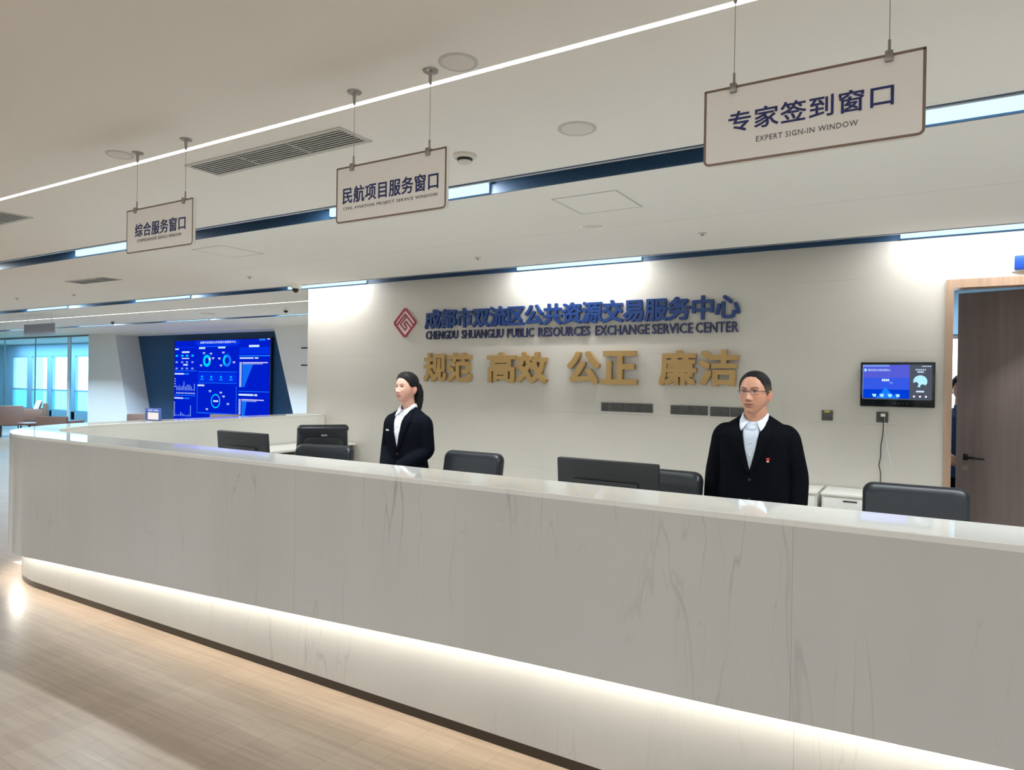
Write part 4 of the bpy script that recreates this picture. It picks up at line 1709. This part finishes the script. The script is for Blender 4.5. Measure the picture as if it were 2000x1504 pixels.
def person(P):
    H = P['H']
    hd = P['head']
    t = thing('person', P['label'], 'person', P['loc'], P['rz'])
    hc = Vector((0, -.018, H - hd.c))
    RH = Matrix.Translation(hc) @ Matrix.Rotation(P.get('yaw', 0), 4, 'Z') @ Matrix.Rotation(P.get('nod', 0), 4, 'X')
    k = H / 1.675
    # ---- body: head, neck, trunk, limbs and hands, fused into one surface
    mb = MB()
    hv, hf = hd.grid()
    mb.add([RH @ v for v in hv], hf)
    for sx in (-1, 1):
        ek = hd.fs
        mb.sphere(RH @ Vector((sx * hd.a * .965, .016, -.020 * ek)), .009 * ek, .018 * ek, .030 * ek, 14, 10, (RH.to_3x3() @ Matrix.Rotation(sx * -.38, 3, 'Z')))
        mb.sphere(RH @ Vector((sx * hd.a * 1.03, .024, -.010 * ek)), .007 * ek, .013 * ek, .023 * ek, 12, 8, (RH.to_3x3() @ Matrix.Rotation(sx * -.5, 3, 'Z')))
    nr = P.get('neck', .056)
    zs = P['sh'][2]
    mb.tube([(0, .030, zs - .06), (0, .012, zs + .03), (0, -.002, hc.z - hd.c * .75), (0, .004, hc.z - hd.c * .2)], [nr * 1.25, nr * 1.04, nr, nr * .9], 24)
    sw = P['sh'][0]
    mb.loft([ell_ring(z * k, w_ * P['tw'], a_ * P['td'], b_ * P['td']) for z, w_, a_, b_ in ((.80, .15, .09, .10), (.90, .16, .10, .11), (1.02, .145, .095, .09), (1.15, .155, .10, .10), (1.24, .155, .09, .095), (1.31, .125, .07, .08), (1.36, .07, .05, .06))])
    arms = []
    for sx, key in ((-1, 'armR'), (1, 'armL')):
        A = [Vector(p) for p in P[key]]
        arms.append((sx, A))
        mb.tube([A[0] + Vector((-sx * .02, 0, -.035)), A[0].lerp(A[1], .5), A[1], A[1].lerp(A[2], .35), A[2]], [.040, .042, .038, .039, .027], 14, True, True, True)
        hd_d = P.get('hand_' + key[-1])
        hand(mb, A[2], *hd_d)
    for sx in (-1, 1):
        mb.tube([(sx * .085, 0, .86 * k), (sx * .092, -.005, .62 * k), (sx * .092, .0, .47 * k), (sx * .092, .012, .30 * k), (sx * .092, .015, .08 * k)], [.085, .07, .052, .054, .036], 16)
        mb.tube([(sx * .092, .03, .045), (sx * .096, -.06, .035), (sx * .10, -.15, .025)], [.034, .034, .026], 12, True, True, True)
    me = remeshed(mb, P.get('vox', .0032), 1, .35)
    Ri = RH.inverted()
    ca = me.color_attributes.new('Col', 'FLOAT_COLOR', 'POINT')
    base = Vector(P['skin'][:3])
    lipc, browc = Vector(P['lip'][:3]), Vector(P['brow'][:3])
    cols = []
    for v in me.vertices:
        q = (Ri @ v.co) / hd.fs
        c = base.copy()
        if q.y < -.03 and abs(q.z) < .13:
            ax = abs(q.x)
            m1 = G(q.x, 0, P.get('lip_w', .024)) * (G(q.z, -.0605, .0055) + G(q.z, -.0705, .0065))
            c = c.lerp(lipc, min(1, m1 * 1.2) * .85)
            mm = (1 if abs(q.x) < .021 else G(abs(q.x), .021, .003)) * G(q.z, -.0652 + .002 * (abs(q.x) / .02) ** 2, .0026)
            c = c.lerp(lipc * .28, min(1, mm) * .9)  # crease shade between the lips, painted into the skin colour
            zb = .030 + .004 * G(ax, .036, .012) - .10 * max(0, ax - .042)
            bm_ = G(q.z, zb, .0042) * (1 if .012 < ax < .050 else 0)
            c = c.lerp(browc, min(1, bm_) * P.get('browk', .8))
            nn = G(ax, .008, .0045) * G(q.z, -.0415, .0035)
            c = c.lerp(base * .35, min(1, nn))  # shade under the nose, painted into the skin colour
            # lash line round the eye
            ee = G(ax, .031, .0135) * G(q.z, .0125, .0028)
            c = c.lerp(browc, min(1, ee) * .75)
            bl = G(ax, .042, .018) * G(q.z, -.022, .018)
            c = c.lerp(Vector((base.x * 1.02, base.y * .82, base.z * .80)), bl * .6)
        elif abs(q.x) * hd.fs > hd.a * .93 and abs(q.z) < .06:
            c = Vector((base.x, base.y * .82, base.z * .80))
        cols += [c.x, c.y, c.z, 1.0]
    ca.data.foreach_set('color', cols)
    me.materials.append(skin_mat('skin', P['skin']))
    link('body', me, t)
    # ---- eyes
    for sx in (-1, 1):
        eo = P.get('eye_h', .0052)
        xe, ze = sx * .031 * hd.fs, .0085 * hd.fs
        yy = hd.front(xe, ze)
        slope = (hd.front(sx * .040, ze) - hd.front(sx * .022, ze)) / (sx * .018)
        e = MB()
        b = bmesh.new()
        bmesh.ops.create_uvsphere(b, u_segments=28, v_segments=18, radius=1)
        b.verts.index_update()
        gx = P.get('gaze', 0)
        for f in b.faces:
            m_ = f.calc_center_median()
            dx = m_.x * .0135 - gx
            e.cur = 1 if math.hypot(dx, m_.z * eo) < .0056 and m_.y < 0 else 0
            o_ = []
            for v in f.verts:
                x_ = v.co.x * .0135
                z_ = v.co.z * eo * (1 - .55 * (abs(v.co.x)) ** 2.5) + sx * x_ * .10
                o_.append(RH @ Vector((xe + x_, yy + .0012 + v.co.y * .0046 + slope * x_ * .9, ze + z_)))
            e.add(o_, [tuple(range(len(o_)))], True)
        ob = e.build('eye', [EYE_W, EYE_I], t, False)
        e = MB()
        pts = []
        for i in range(9):
            q = -1 + 2 * i / 8
            x_ = q * .0148
            pts.append(RH @ Vector((xe + x_, yy + .0012 - .0040 * (1 - .75 * q * q) + slope * x_ * .9, ze + eo * (1 - q * q) * .95 + sx * x_ * .10)))
        e.tube(pts, [.0006, .0011, .0014, .0016, .0016, .0016, .0014, .0011, .0006], 8, True, True, True)
        e.build('eyelid', LASH, ob, False)
    # ---- hair from the skull, lifted outward
    vs, fs = hd.grid(96, 80)
    hl = P['hairline']
    keep, lift = [], []
    for v in vs:
        az = math.degrees(math.atan2(abs(v.x) / hd.a, -v.y / hd.b))
        zl = hl[-1][1]
        for (a0, z0), (a1, z1) in zip(hl, hl[1:]):
            if a0 <= az <= a1:
                w = (az - a0) / (a1 - a0)
                zl = z0 + (z1 - z0) * (w * w * (3 - 2 * w))
                break
        if az < hl[0][0]:
            zl = hl[0][1]
        d = v.z - zl
        th = P['hair_th'][0] + P['hair_th'][1] * max(0.0, min(1.0, (v.z + .02) / .09))
        keep.append(d > -.012)
        lift.append(max(-.005, min(th, d * .55)))
    mb = MB()
    outer, inner = [], []
    for v, h in zip(vs, lift):
        n_ = Vector((v.x / hd.a ** 2, v.y / hd.b ** 2, v.z / hd.c ** 2)).normalized()
        outer.append(RH @ (v + n_ * h))
        inner.append(RH @ (v - n_ * .003))
    nq = len(vs)
    kf = [f for f in fs if all(keep[i] for i in f)]
    from collections import Counter
    ec = Counter()
    for f in kf:
        for a, b_ in zip(f, f[1:] + f[:1]):
            ec[frozenset((a, b_))] += 1
    ff = list(kf) + [tuple(nq + i for i in reversed(f)) for f in kf]
    for f in kf:
        for a, b_ in zip(f, f[1:] + f[:1]):
            if ec[frozenset((a, b_))] == 1 and a != b_:
                ff.append((b_, a, nq + a, nq + b_))
    mb.add(outer + inner, ff, True)
    if P.get('pony'):
        pts = [RH @ Vector(p) for p in P['pony'][0]]
        mb.tube(pts, P['pony'][1], 14, True, True, True)
    hair = mb.build('hair', P['hair_mat'], t, False)
    if P.get('pony'):
        mb = MB()
        p0 = RH @ Vector(P['pony'][0][1])
        p1 = RH @ Vector(P['pony'][0][2])
        dd = (p1 - p0).normalized()
        mb.tube([p0 - dd * .006, p0 + dd * .010], [.021, .021], 14)
        mb.build('hair_tie', M['blackplastic'], hair)
    # ---- jacket (trunk and sleeves in one cloth surface)
    mb = MB()
    ztop = P['jacket'][-1][0]
    rings = []
    for r in P['jacket']:
        sl = max(0.0, min(1.0, (r[0] - (ztop - .09)) / .09))
        rings.append([(x, y, z - P.get('slant', .040) * sl * max(0.0, -y / r[2]) ** 1.2) for x, y, z in ell_ring(*r)])
    mb.loft(rings)
    for sx, A in arms:
        d = (A[2] - A[1]).normalized()
        cuff = A[2] - d * P.get('cuff', .015)
        r = P['sleeve']
        mb.sphere(A[0] + Vector((-sx * .012, .002, -.022)), r * 1.08, r * 1.12, r * 1.12, 18, 12)
        cp, cr_ = chaikin([A[0] + Vector((-sx * .03, 0, -.005)), A[0] + Vector((sx * .004, 0, -.02)), A[0].lerp(A[1], .35), A[0].lerp(A[1], .75), A[1], A[1].lerp(A[2], .4), cuff], [r * .95, r * 1.08, r * 1.02, r * .95, r * .92, r * .88, r * .78])
        mb.tube(cp, cr_, 18, True, True, False)
    jm = remeshed(mb, .0075, 4, .5)
    bvh = BVHTree.FromPolygons([v.co.copy() for v in jm.vertices], [tuple(p.vertices) for p in jm.polygons])

    def proj(x, z):
        h = bvh.ray_cast(Vector((x, -1, z)), Vector((0, 1, 0)))
        return h[0].y if h[0] is not None else -.05
    jm.materials.append(P['suit'])
    jk = link(P.get('top_name', 'jacket'), jm, t)
    V = P['V']
    if V:
        xw, zt_, zv = V                       # half width and height of the opening at the collar, height of its point
        xo = P.get('vx', 0)
        sh_in = poly_curve([(-xw + xo, zt_), (-xw * .55 + xo, zt_ - (zt_ - zv) * .55), (xo, zv)])
        sh_out = poly_curve([(xw + xo, zt_), (xw * .55 + xo, zt_ - (zt_ - zv) * .55), (xo + .002, zv)])
        so = patch(proj, sh_in, sh_out, 18, 8, .004, .012).build('shirt_front', P['shirt'], t, False)
        mb = MB()
        for i in range(3):
            z = zt_ - .045 - i * .075
            if z > zv + .05:
                mb.sphere((xo, proj(xo, z) - .006, z), .0045, .003, .0045, 10, 8)
        mb.build('button', M['emblem_white'], so)
        for sx in (-1, 1):
            inn = poly_curve([(xo + sx * (xw + .004), zt_ + .012), (xo + sx * (xw * .56 + .003), zt_ - (zt_ - zv) * .55), (xo - sx * .004, zv - .012)])
            out = poly_curve([(xo + sx * (xw + .030), zt_ + .005), (xo + sx * (xw + .066), zt_ - .085), (xo + sx * (xw + .048), zt_ - .100), (xo + sx * (xw + .046), zt_ - .115), (xo + sx * .022, zv - .004), (xo + sx * .008, zv - .014)])
            patch(proj, inn, out, 26, 6, .009, .006).build('lapel', P['suit'], jk, False)
        mb = MB()
        for z in P['buttons']:
            mb.cyl((xo, proj(xo, z) - .001, z), .008, -.004, 14, 'Y')
        mb.build('jacket_button', M['blackplastic'], jk)
        # shirt collar: band round the neck with two pointed leaves
        mb = MB()
        nn = 48
        gap = radians(P.get('gap', 10))
        top, mid, low, mid2 = [], [], [], []
        cz = P['collar_z']
        cyy = P.get('collar_y', .004)
        R0 = P['collar_r']
        for i in range(nn + 1):
            a = -pi / 2 + gap + (2 * pi - 2 * gap) * i / nn
            fr = max(0.0, -sin(a))
            tip = max(0.0, 1 - min(i, nn - i) / 7.0)
            zt2 = cz - P.get('drop', .045) * fr ** 1.6
            def put(x, y, z, o):
                w_ = max(0.0, min(1.0, fr / .35))
                y = y + w_ * (min(y, proj(x, z) - o) - y)
                return (x, y, z)
            top.append(((R0 - .002) * cos(a), cyy + (R0 + .002) * sin(a), zt2))
            mid.append(((R0 + .003) * cos(a), cyy + (R0 + .007) * sin(a), zt2 + .003))
            sgx = 1 if cos(a) > 0 else -1
            low.append(put((R0 + .014) * cos(a) + sgx * .026 * tip, cyy + (R0 + .022) * sin(a), zt2 - .034 - .016 * tip, .0155))
            mid2.append(put((R0 + .004) * cos(a), cyy + (R0 + .006) * sin(a), zt2 - .045, .004))
        yk = MB()
        q0, q1 = [], []
        for i in range(25):
            a = -pi / 2 - radians(78) + radians(156) * i / 24
            fr = max(0.0, -sin(a))
            z0 = cz - P.get('drop', .045) * fr ** 1.6 - .008
            q0.append(((R0 - .001) * cos(a), cyy + (R0 + .001) * sin(a), z0))
            x1, z1 = R0 * 1.22 * cos(a), z0 - .034
            q1.append((x1, min(cyy + R0 * 1.22 * sin(a), proj(x1, z1) - .0050), z1))
        yk.add(q0 + q1, [(i, i + 1, 26 + i, 25 + i) for i in range(24)], True)
        yo = yk.build('shirt_yoke', P['shirt'], so, False)
        sm_ = yo.modifiers.new('thickness', 'SOLIDIFY')
        sm_.thickness = .002
        rows = [mid2, top, mid, low]
        W = nn + 1
        fs2 = []
        for r in range(3):
            for i in range(nn):
                fs2.append((r * W + i, r * W + i + 1, (r + 1) * W + i + 1, (r + 1) * W + i))
        cme = MB()
        cme.add([p for r in rows for p in r], fs2, True)
        co = cme.build('shirt_collar', P['shirt_plain'], so, False)
        sm_ = co.modifiers.new('thickness', 'SOLIDIFY')
        sm_.thickness = .0022
    else:
        mb = MB()
        mb.tube([(0, .006, P['collar_z'] - .03), (0, .0, P['collar_z'])], [P['collar_r'] + .006, P['collar_r']], 24, False)
        mb.build('collar', P['suit'], jk)
    # ---- trousers and shoes
    mb = MB()
    zh = P['jacket'][0][0] + .06
    mb.loft([ell_ring(zh, .165 * P['tw'], .105, .11), ell_ring(zh - .10, .172 * P['tw'], .11, .115), ell_ring(zh - .16, .165 * P['tw'], .10, .105)])
    for sx in (-1, 1):
        mb.tube([(sx * .085, 0, zh - .08), (sx * .092, -.004, .62 * k), (sx * .094, .002, .45 * k), (sx * .094, .012, .09)], [.095, .088, .076, .068], 18)
    tm = remeshed(mb, .009, 3)
    tm.materials.append(P['trousers'])
    link('trousers', tm, t)
    for sx in (-1, 1):
        mb = MB()
        mb.loft([ell_ring(z, w_, f_, r_, -.03, 24, 2.2, sx * .094) for z, w_, f_, r_ in ((0, .046, .165, .095), (.02, .048, .168, .098), (.045, .046, .150, .095), (.075, .042, .06, .085), (.10, .040, .03, .075))])
        mb.build('shoe', P['shoe'], t, False)
    return t, RH, proj, jk, so if V else None


EYE_W = mat('eye_white', lin((196, 186, 182)), .3)
EYE_I = mat('iris_dark', lin((30, 20, 18)), .2)
LASH = mat('lash_dark', lin((52, 36, 32)), .6)


def suit_mat(name, rgb):
    m = mat(name, lin(rgb), .9, spec=.06)
    m.node_tree.nodes['Principled BSDF'].inputs['Sheen Weight'].default_value = .0
    return m


def hair_mat(name, c1, c2, side=None):
    m = mat(name, lin(c1), .6, spec=.22)
    t = NT(m)
    a = t.noise(t.coords(scale=(60, 60, 8)), 2.0, 3)
    c = t.mix(t.ramp(a, .3, .7), lin(c1)[:3], lin(c2)[:3])
    if side:      # cropped sides show the scalp through
        sp = t.n('ShaderNodeSeparateXYZ')
        t.l(t.coords(), sp.inputs[0])
        c = t.mix(t.ramp(sp.outputs[2], side[0], side[1]), lin(side[2])[:3], c)
    t.l(c, t.b.inputs['Base Color'])
    return m


SUIT = suit_mat('black_suit_cloth', (11, 13, 18))
SUIT2 = suit_mat('navy_black_suit_cloth', (13, 16, 24))
TROU = suit_mat('dark_trouser_cloth', (20, 22, 28))
SHOE = mat('black_shoe', lin((18, 18, 20)), .3)
sh_blue = mat('pale_blue_shirt', lin((186, 194, 206)), .7)
tt = NT(sh_blue)
wv = tt.noise(tt.coords(scale=(1, 1, 1)), 160, 1)
tt.l(tt.mix(tt.ramp(wv, .4, .6), lin((178, 187, 200))[:3], lin((196, 203, 213))[:3]), tt.b.inputs['Base Color'])
sh_col = mat('pale_blue_collar', lin((214, 222, 234)), .7)
sh_pat = mat('white_patterned_shirt', lin((230, 230, 236)), .7)
tt = NT(sh_pat)
wv = tt.noise(tt.coords(scale=(1, 1, 1)), 48, 2, .5, .8)
tt.l(tt.mix(tt.math('MULTIPLY', tt.ramp(wv, .56, .64), .55), lin((228, 229, 236))[:3], lin((110, 112, 128))[:3]), tt.b.inputs['Base Color'])
sh_wht = mat('white_collar', lin((222, 224, 230)), .7)

man_head = Head(.079, .098, .1175, False, .9)


man_hair = [(0, .096), (30, .092), (46, .076), (58, .050), (66, .024), (74, -.010), (84, -.014), (92, .018), (106, .016), (118, -.022), (140, -.050), (180, -.060)]


MAN = dict(H=1.662, head=man_head, label='man in black suit, pale blue shirt and glasses standing behind the counter at right',
           loc=(-.885, 4.17, 0), rz=0, yaw=radians(-10), nod=radians(1), skin=lin((192, 140, 114)), lip=lin((158, 96, 88)), brow=lin((46, 34, 30)), browk=.9, neck=.062,
           sh=(.185, 0, 1.385), tw=1.12, td=1.1,
           armR=[(-.172, .005, 1.318), (-.232, .03, 1.07), (-.238, -.02, .83)], armL=[(.172, .005, 1.318), (.232, .03, 1.07), (.238, -.02, .83)],
           hand_R=((0, -.1, -1), (1, .1, 0), -1), hand_L=((0, -.1, -1), (-1, .1, 0), 1),
           hairline=man_hair, hair_th=(.002, .011), hair_mat=hair_mat('short_black_hair', (14, 13, 14), (26, 24, 24), (1.535, 1.605, (92, 82, 74))),
           jacket=[(.80, .198, .125, .122), (.92, .196, .124, .120), (1.02, .186, .122, .115), (1.12, .188, .124, .116), (1.22, .198, .126, .120), (1.30, .204, .118, .116), (1.345, .188, .100, .104), (1.378, .140, .082, .090), (1.405, .098, .070, .080), (1.420, .078, .060, .072)],
           sleeve=.066, cuff=.012, suit=SUIT, V=(.056, 1.388, 1.105), vx=.0, buttons=(1.055, .945), collar_z=1.428, collar_r=.067, collar_y=.004, gap=19, drop=.052, slant=.056,
           shirt=sh_blue, shirt_plain=sh_col, trousers=TROU, shoe=SHOE)
man, RH, proj, jk, so = person(MAN)
# lapel pin
mb = MB()
mb.box(.088, .106, proj(.097, 1.175) - .010, proj(.097, 1.175) - .002, 1.169, 1.184, .002)
pin = mb.build('lapel_pin', mat('pin_red', lin((196, 48, 40)), .35), jk)
mb = MB()
mb.box(.090, .103, proj(.097, 1.165) - .010, proj(.097, 1.165) - .002, 1.159, 1.169, .002)
mb.build('pin_lower', mat('pin_cream', lin((236, 206, 176)), .35), pin)
# glasses
gl = []
ey = min(man_head.front(.031, .012), man_head.front(.031, .0)) - .010
fr = MB()
for sx in (-1, 1):
    o = []
    for i in range(24):
        a = 2 * pi * i / 24
        ca, sa = cos(a), sin(a)
        x = sx * (.0315 + .0240 * math.copysign(abs(ca) ** .6, ca))
        z = .006 + .0140 * math.copysign(abs(sa) ** .7, sa)
        o.append(Vector((x, ey + .35 * max(0, abs(x) - .03) ** 1.0 * .5, z)))
    gl.append(o)
    pts = [RH @ p for p in o]
    fr.tube(pts + pts[:1], .0007, 8)
    fr.tube([RH @ p for p in o[1:12]], .0014, 8)
fr.tube([RH @ Vector(p) for p in ((-.0085, ey, .010), (0, ey - .003, .013), (.0085, ey, .010))], .0016, 8)
for sx in (-1, 1):
    fr.tube([RH @ Vector(p) for p in ((sx * .055, ey + .004, .013), (sx * .071, ey + .016, .014), (sx * .0835, -.02, .012), (sx * .0815, .012, .008), (sx * .078, .030, -.012))], .0019, 8)
fo = fr.build('glasses', mat('spectacle_frame', lin((52, 40, 36)), .3, .3), man)
ln_ = MB()
for o in gl:
    ln_.add([RH @ p for p in o], [tuple(range(len(o)))])
ln_.build('lens', thin_glass('spectacle_lens', (.93, .93, 1.0), .06), fo)

woman_head = Head(.0685, .089, .1035, True, .55)


woman_hair = [(0, .074), (18, .073), (34, .067), (48, .056), (60, .040), (70, .016), (80, .004), (90, .008), (104, .010), (120, -.026), (150, -.046), (180, -.052)]


WOMAN = dict(H=1.634, head=woman_head, label='woman with black ponytail, dark suit and white shirt standing behind the counter',
             loc=(-3.375, 4.03, 0), rz=0, yaw=radians(-6), nod=radians(0), skin=lin((208, 160, 140)), lip=lin((170, 96, 90)), lip_w=.019, brow=lin((70, 50, 44)), browk=.7, neck=.047,
             sh=(.165, 0, 1.365), tw=.98, td=.98,
             armR=[(-.152, .005, 1.292), (-.208, .02, 1.06), (-.055, -.180, .930)], armL=[(.152, .005, 1.292), (.182, .015, 1.06), (.055, -.185, .945)],
             hand_R=((.75, -.25, -.35), (-.1, .9, -.1), -1), hand_L=((-.75, -.25, -.4), (.1, .9, -.1), 1),
             hairline=woman_hair, hair_th=(.005, .016), hair_mat=hair_mat('long_black_hair', (12, 11, 12), (26, 22, 22)),
             pony=([(0, .074, .028), (0, .094, .032), (.004, .110, .018), (.008, .117, -.03), (.012, .113, -.09), (.016, .103, -.145), (.016, .094, -.19), (.014, .092, -.22)], [.018, .021, .029, .038, .038, .032, .021, .007]),
             jacket=[(.80, .188, .118, .125), (.90, .184, .116, .122), (1.00, .165, .108, .105), (1.10, .165, .114, .106), (1.20, .176, .122, .110), (1.28, .182, .112, .108), (1.322, .168, .092, .098), (1.352, .122, .074, .084), (1.378, .082, .060, .070), (1.392, .062, .050, .060)],
             sleeve=.060, cuff=.012, suit=SUIT2, V=(.048, 1.368, 1.085), vx=.0, buttons=(1.045, .955), collar_z=1.412, collar_r=.054, collar_y=.006,
             shirt=sh_pat, shirt_plain=sh_wht, trousers=TROU, shoe=SHOE)
wom, RHw, projw, jkw, sow = person(WOMAN)
mb = MB()
yb = projw(-.095, 1.215)
mb.box(-.112, -.078, yb - .009, yb - .003, 1.210, 1.222, .001, Matrix.Identity(4))
mb.build('name_badge', mat('badge_silver', lin((226, 226, 228)), .3, .3), jkw)

third_head = Head(.077, .096, .115, False, .9)


third_hair = [(0, .060), (40, .050), (60, .02), (76, -.01), (92, .012), (118, -.02), (180, -.06)]


THIRD = dict(H=1.71, head=third_head, label='person in blue top and glasses behind the ajar door, hand at its edge',
             loc=(.215, 7.25, 0), rz=radians(-6), yaw=radians(4), nod=0, skin=lin((186, 138, 122)), lip=lin((140, 84, 78)), brow=lin((40, 32, 30)), browk=.8, neck=.058,
             sh=(.18, 0, 1.41), tw=1.1, td=1.08, vox=.0045,
             armR=[(-.172, .005, 1.34), (-.215, -.12, 1.12), (-.085, -.375, 1.03)], armL=[(.172, .005, 1.34), (.235, .03, 1.09), (.24, -.02, .85)],
             hand_R=((.62, -.62, -.28), (.55, .7, .1), -1, .55), hand_L=((0, -.1, -1), (-1, .1, 0), 1),
             hairline=third_hair, hair_th=(.004, .012), hair_mat=hair_mat('black_hair', (20, 20, 20), (36, 34, 32)),
             jacket=[(.82, .190, .12, .12), (.95, .186, .12, .118), (1.06, .180, .118, .112), (1.18, .188, .12, .115), (1.28, .196, .12, .118), (1.345, .184, .10, .104), (1.385, .135, .08, .088), (1.412, .090, .066, .076), (1.428, .070, .056, .066)],
             sleeve=.060, cuff=.10, suit=mat('blue_top_cloth', lin((26, 62, 104)), .75), V=None, collar_z=1.455, collar_r=.062,
             shirt=None, shirt_plain=None, trousers=TROU, shoe=SHOE, top_name='blue_top')
person(THIRD)
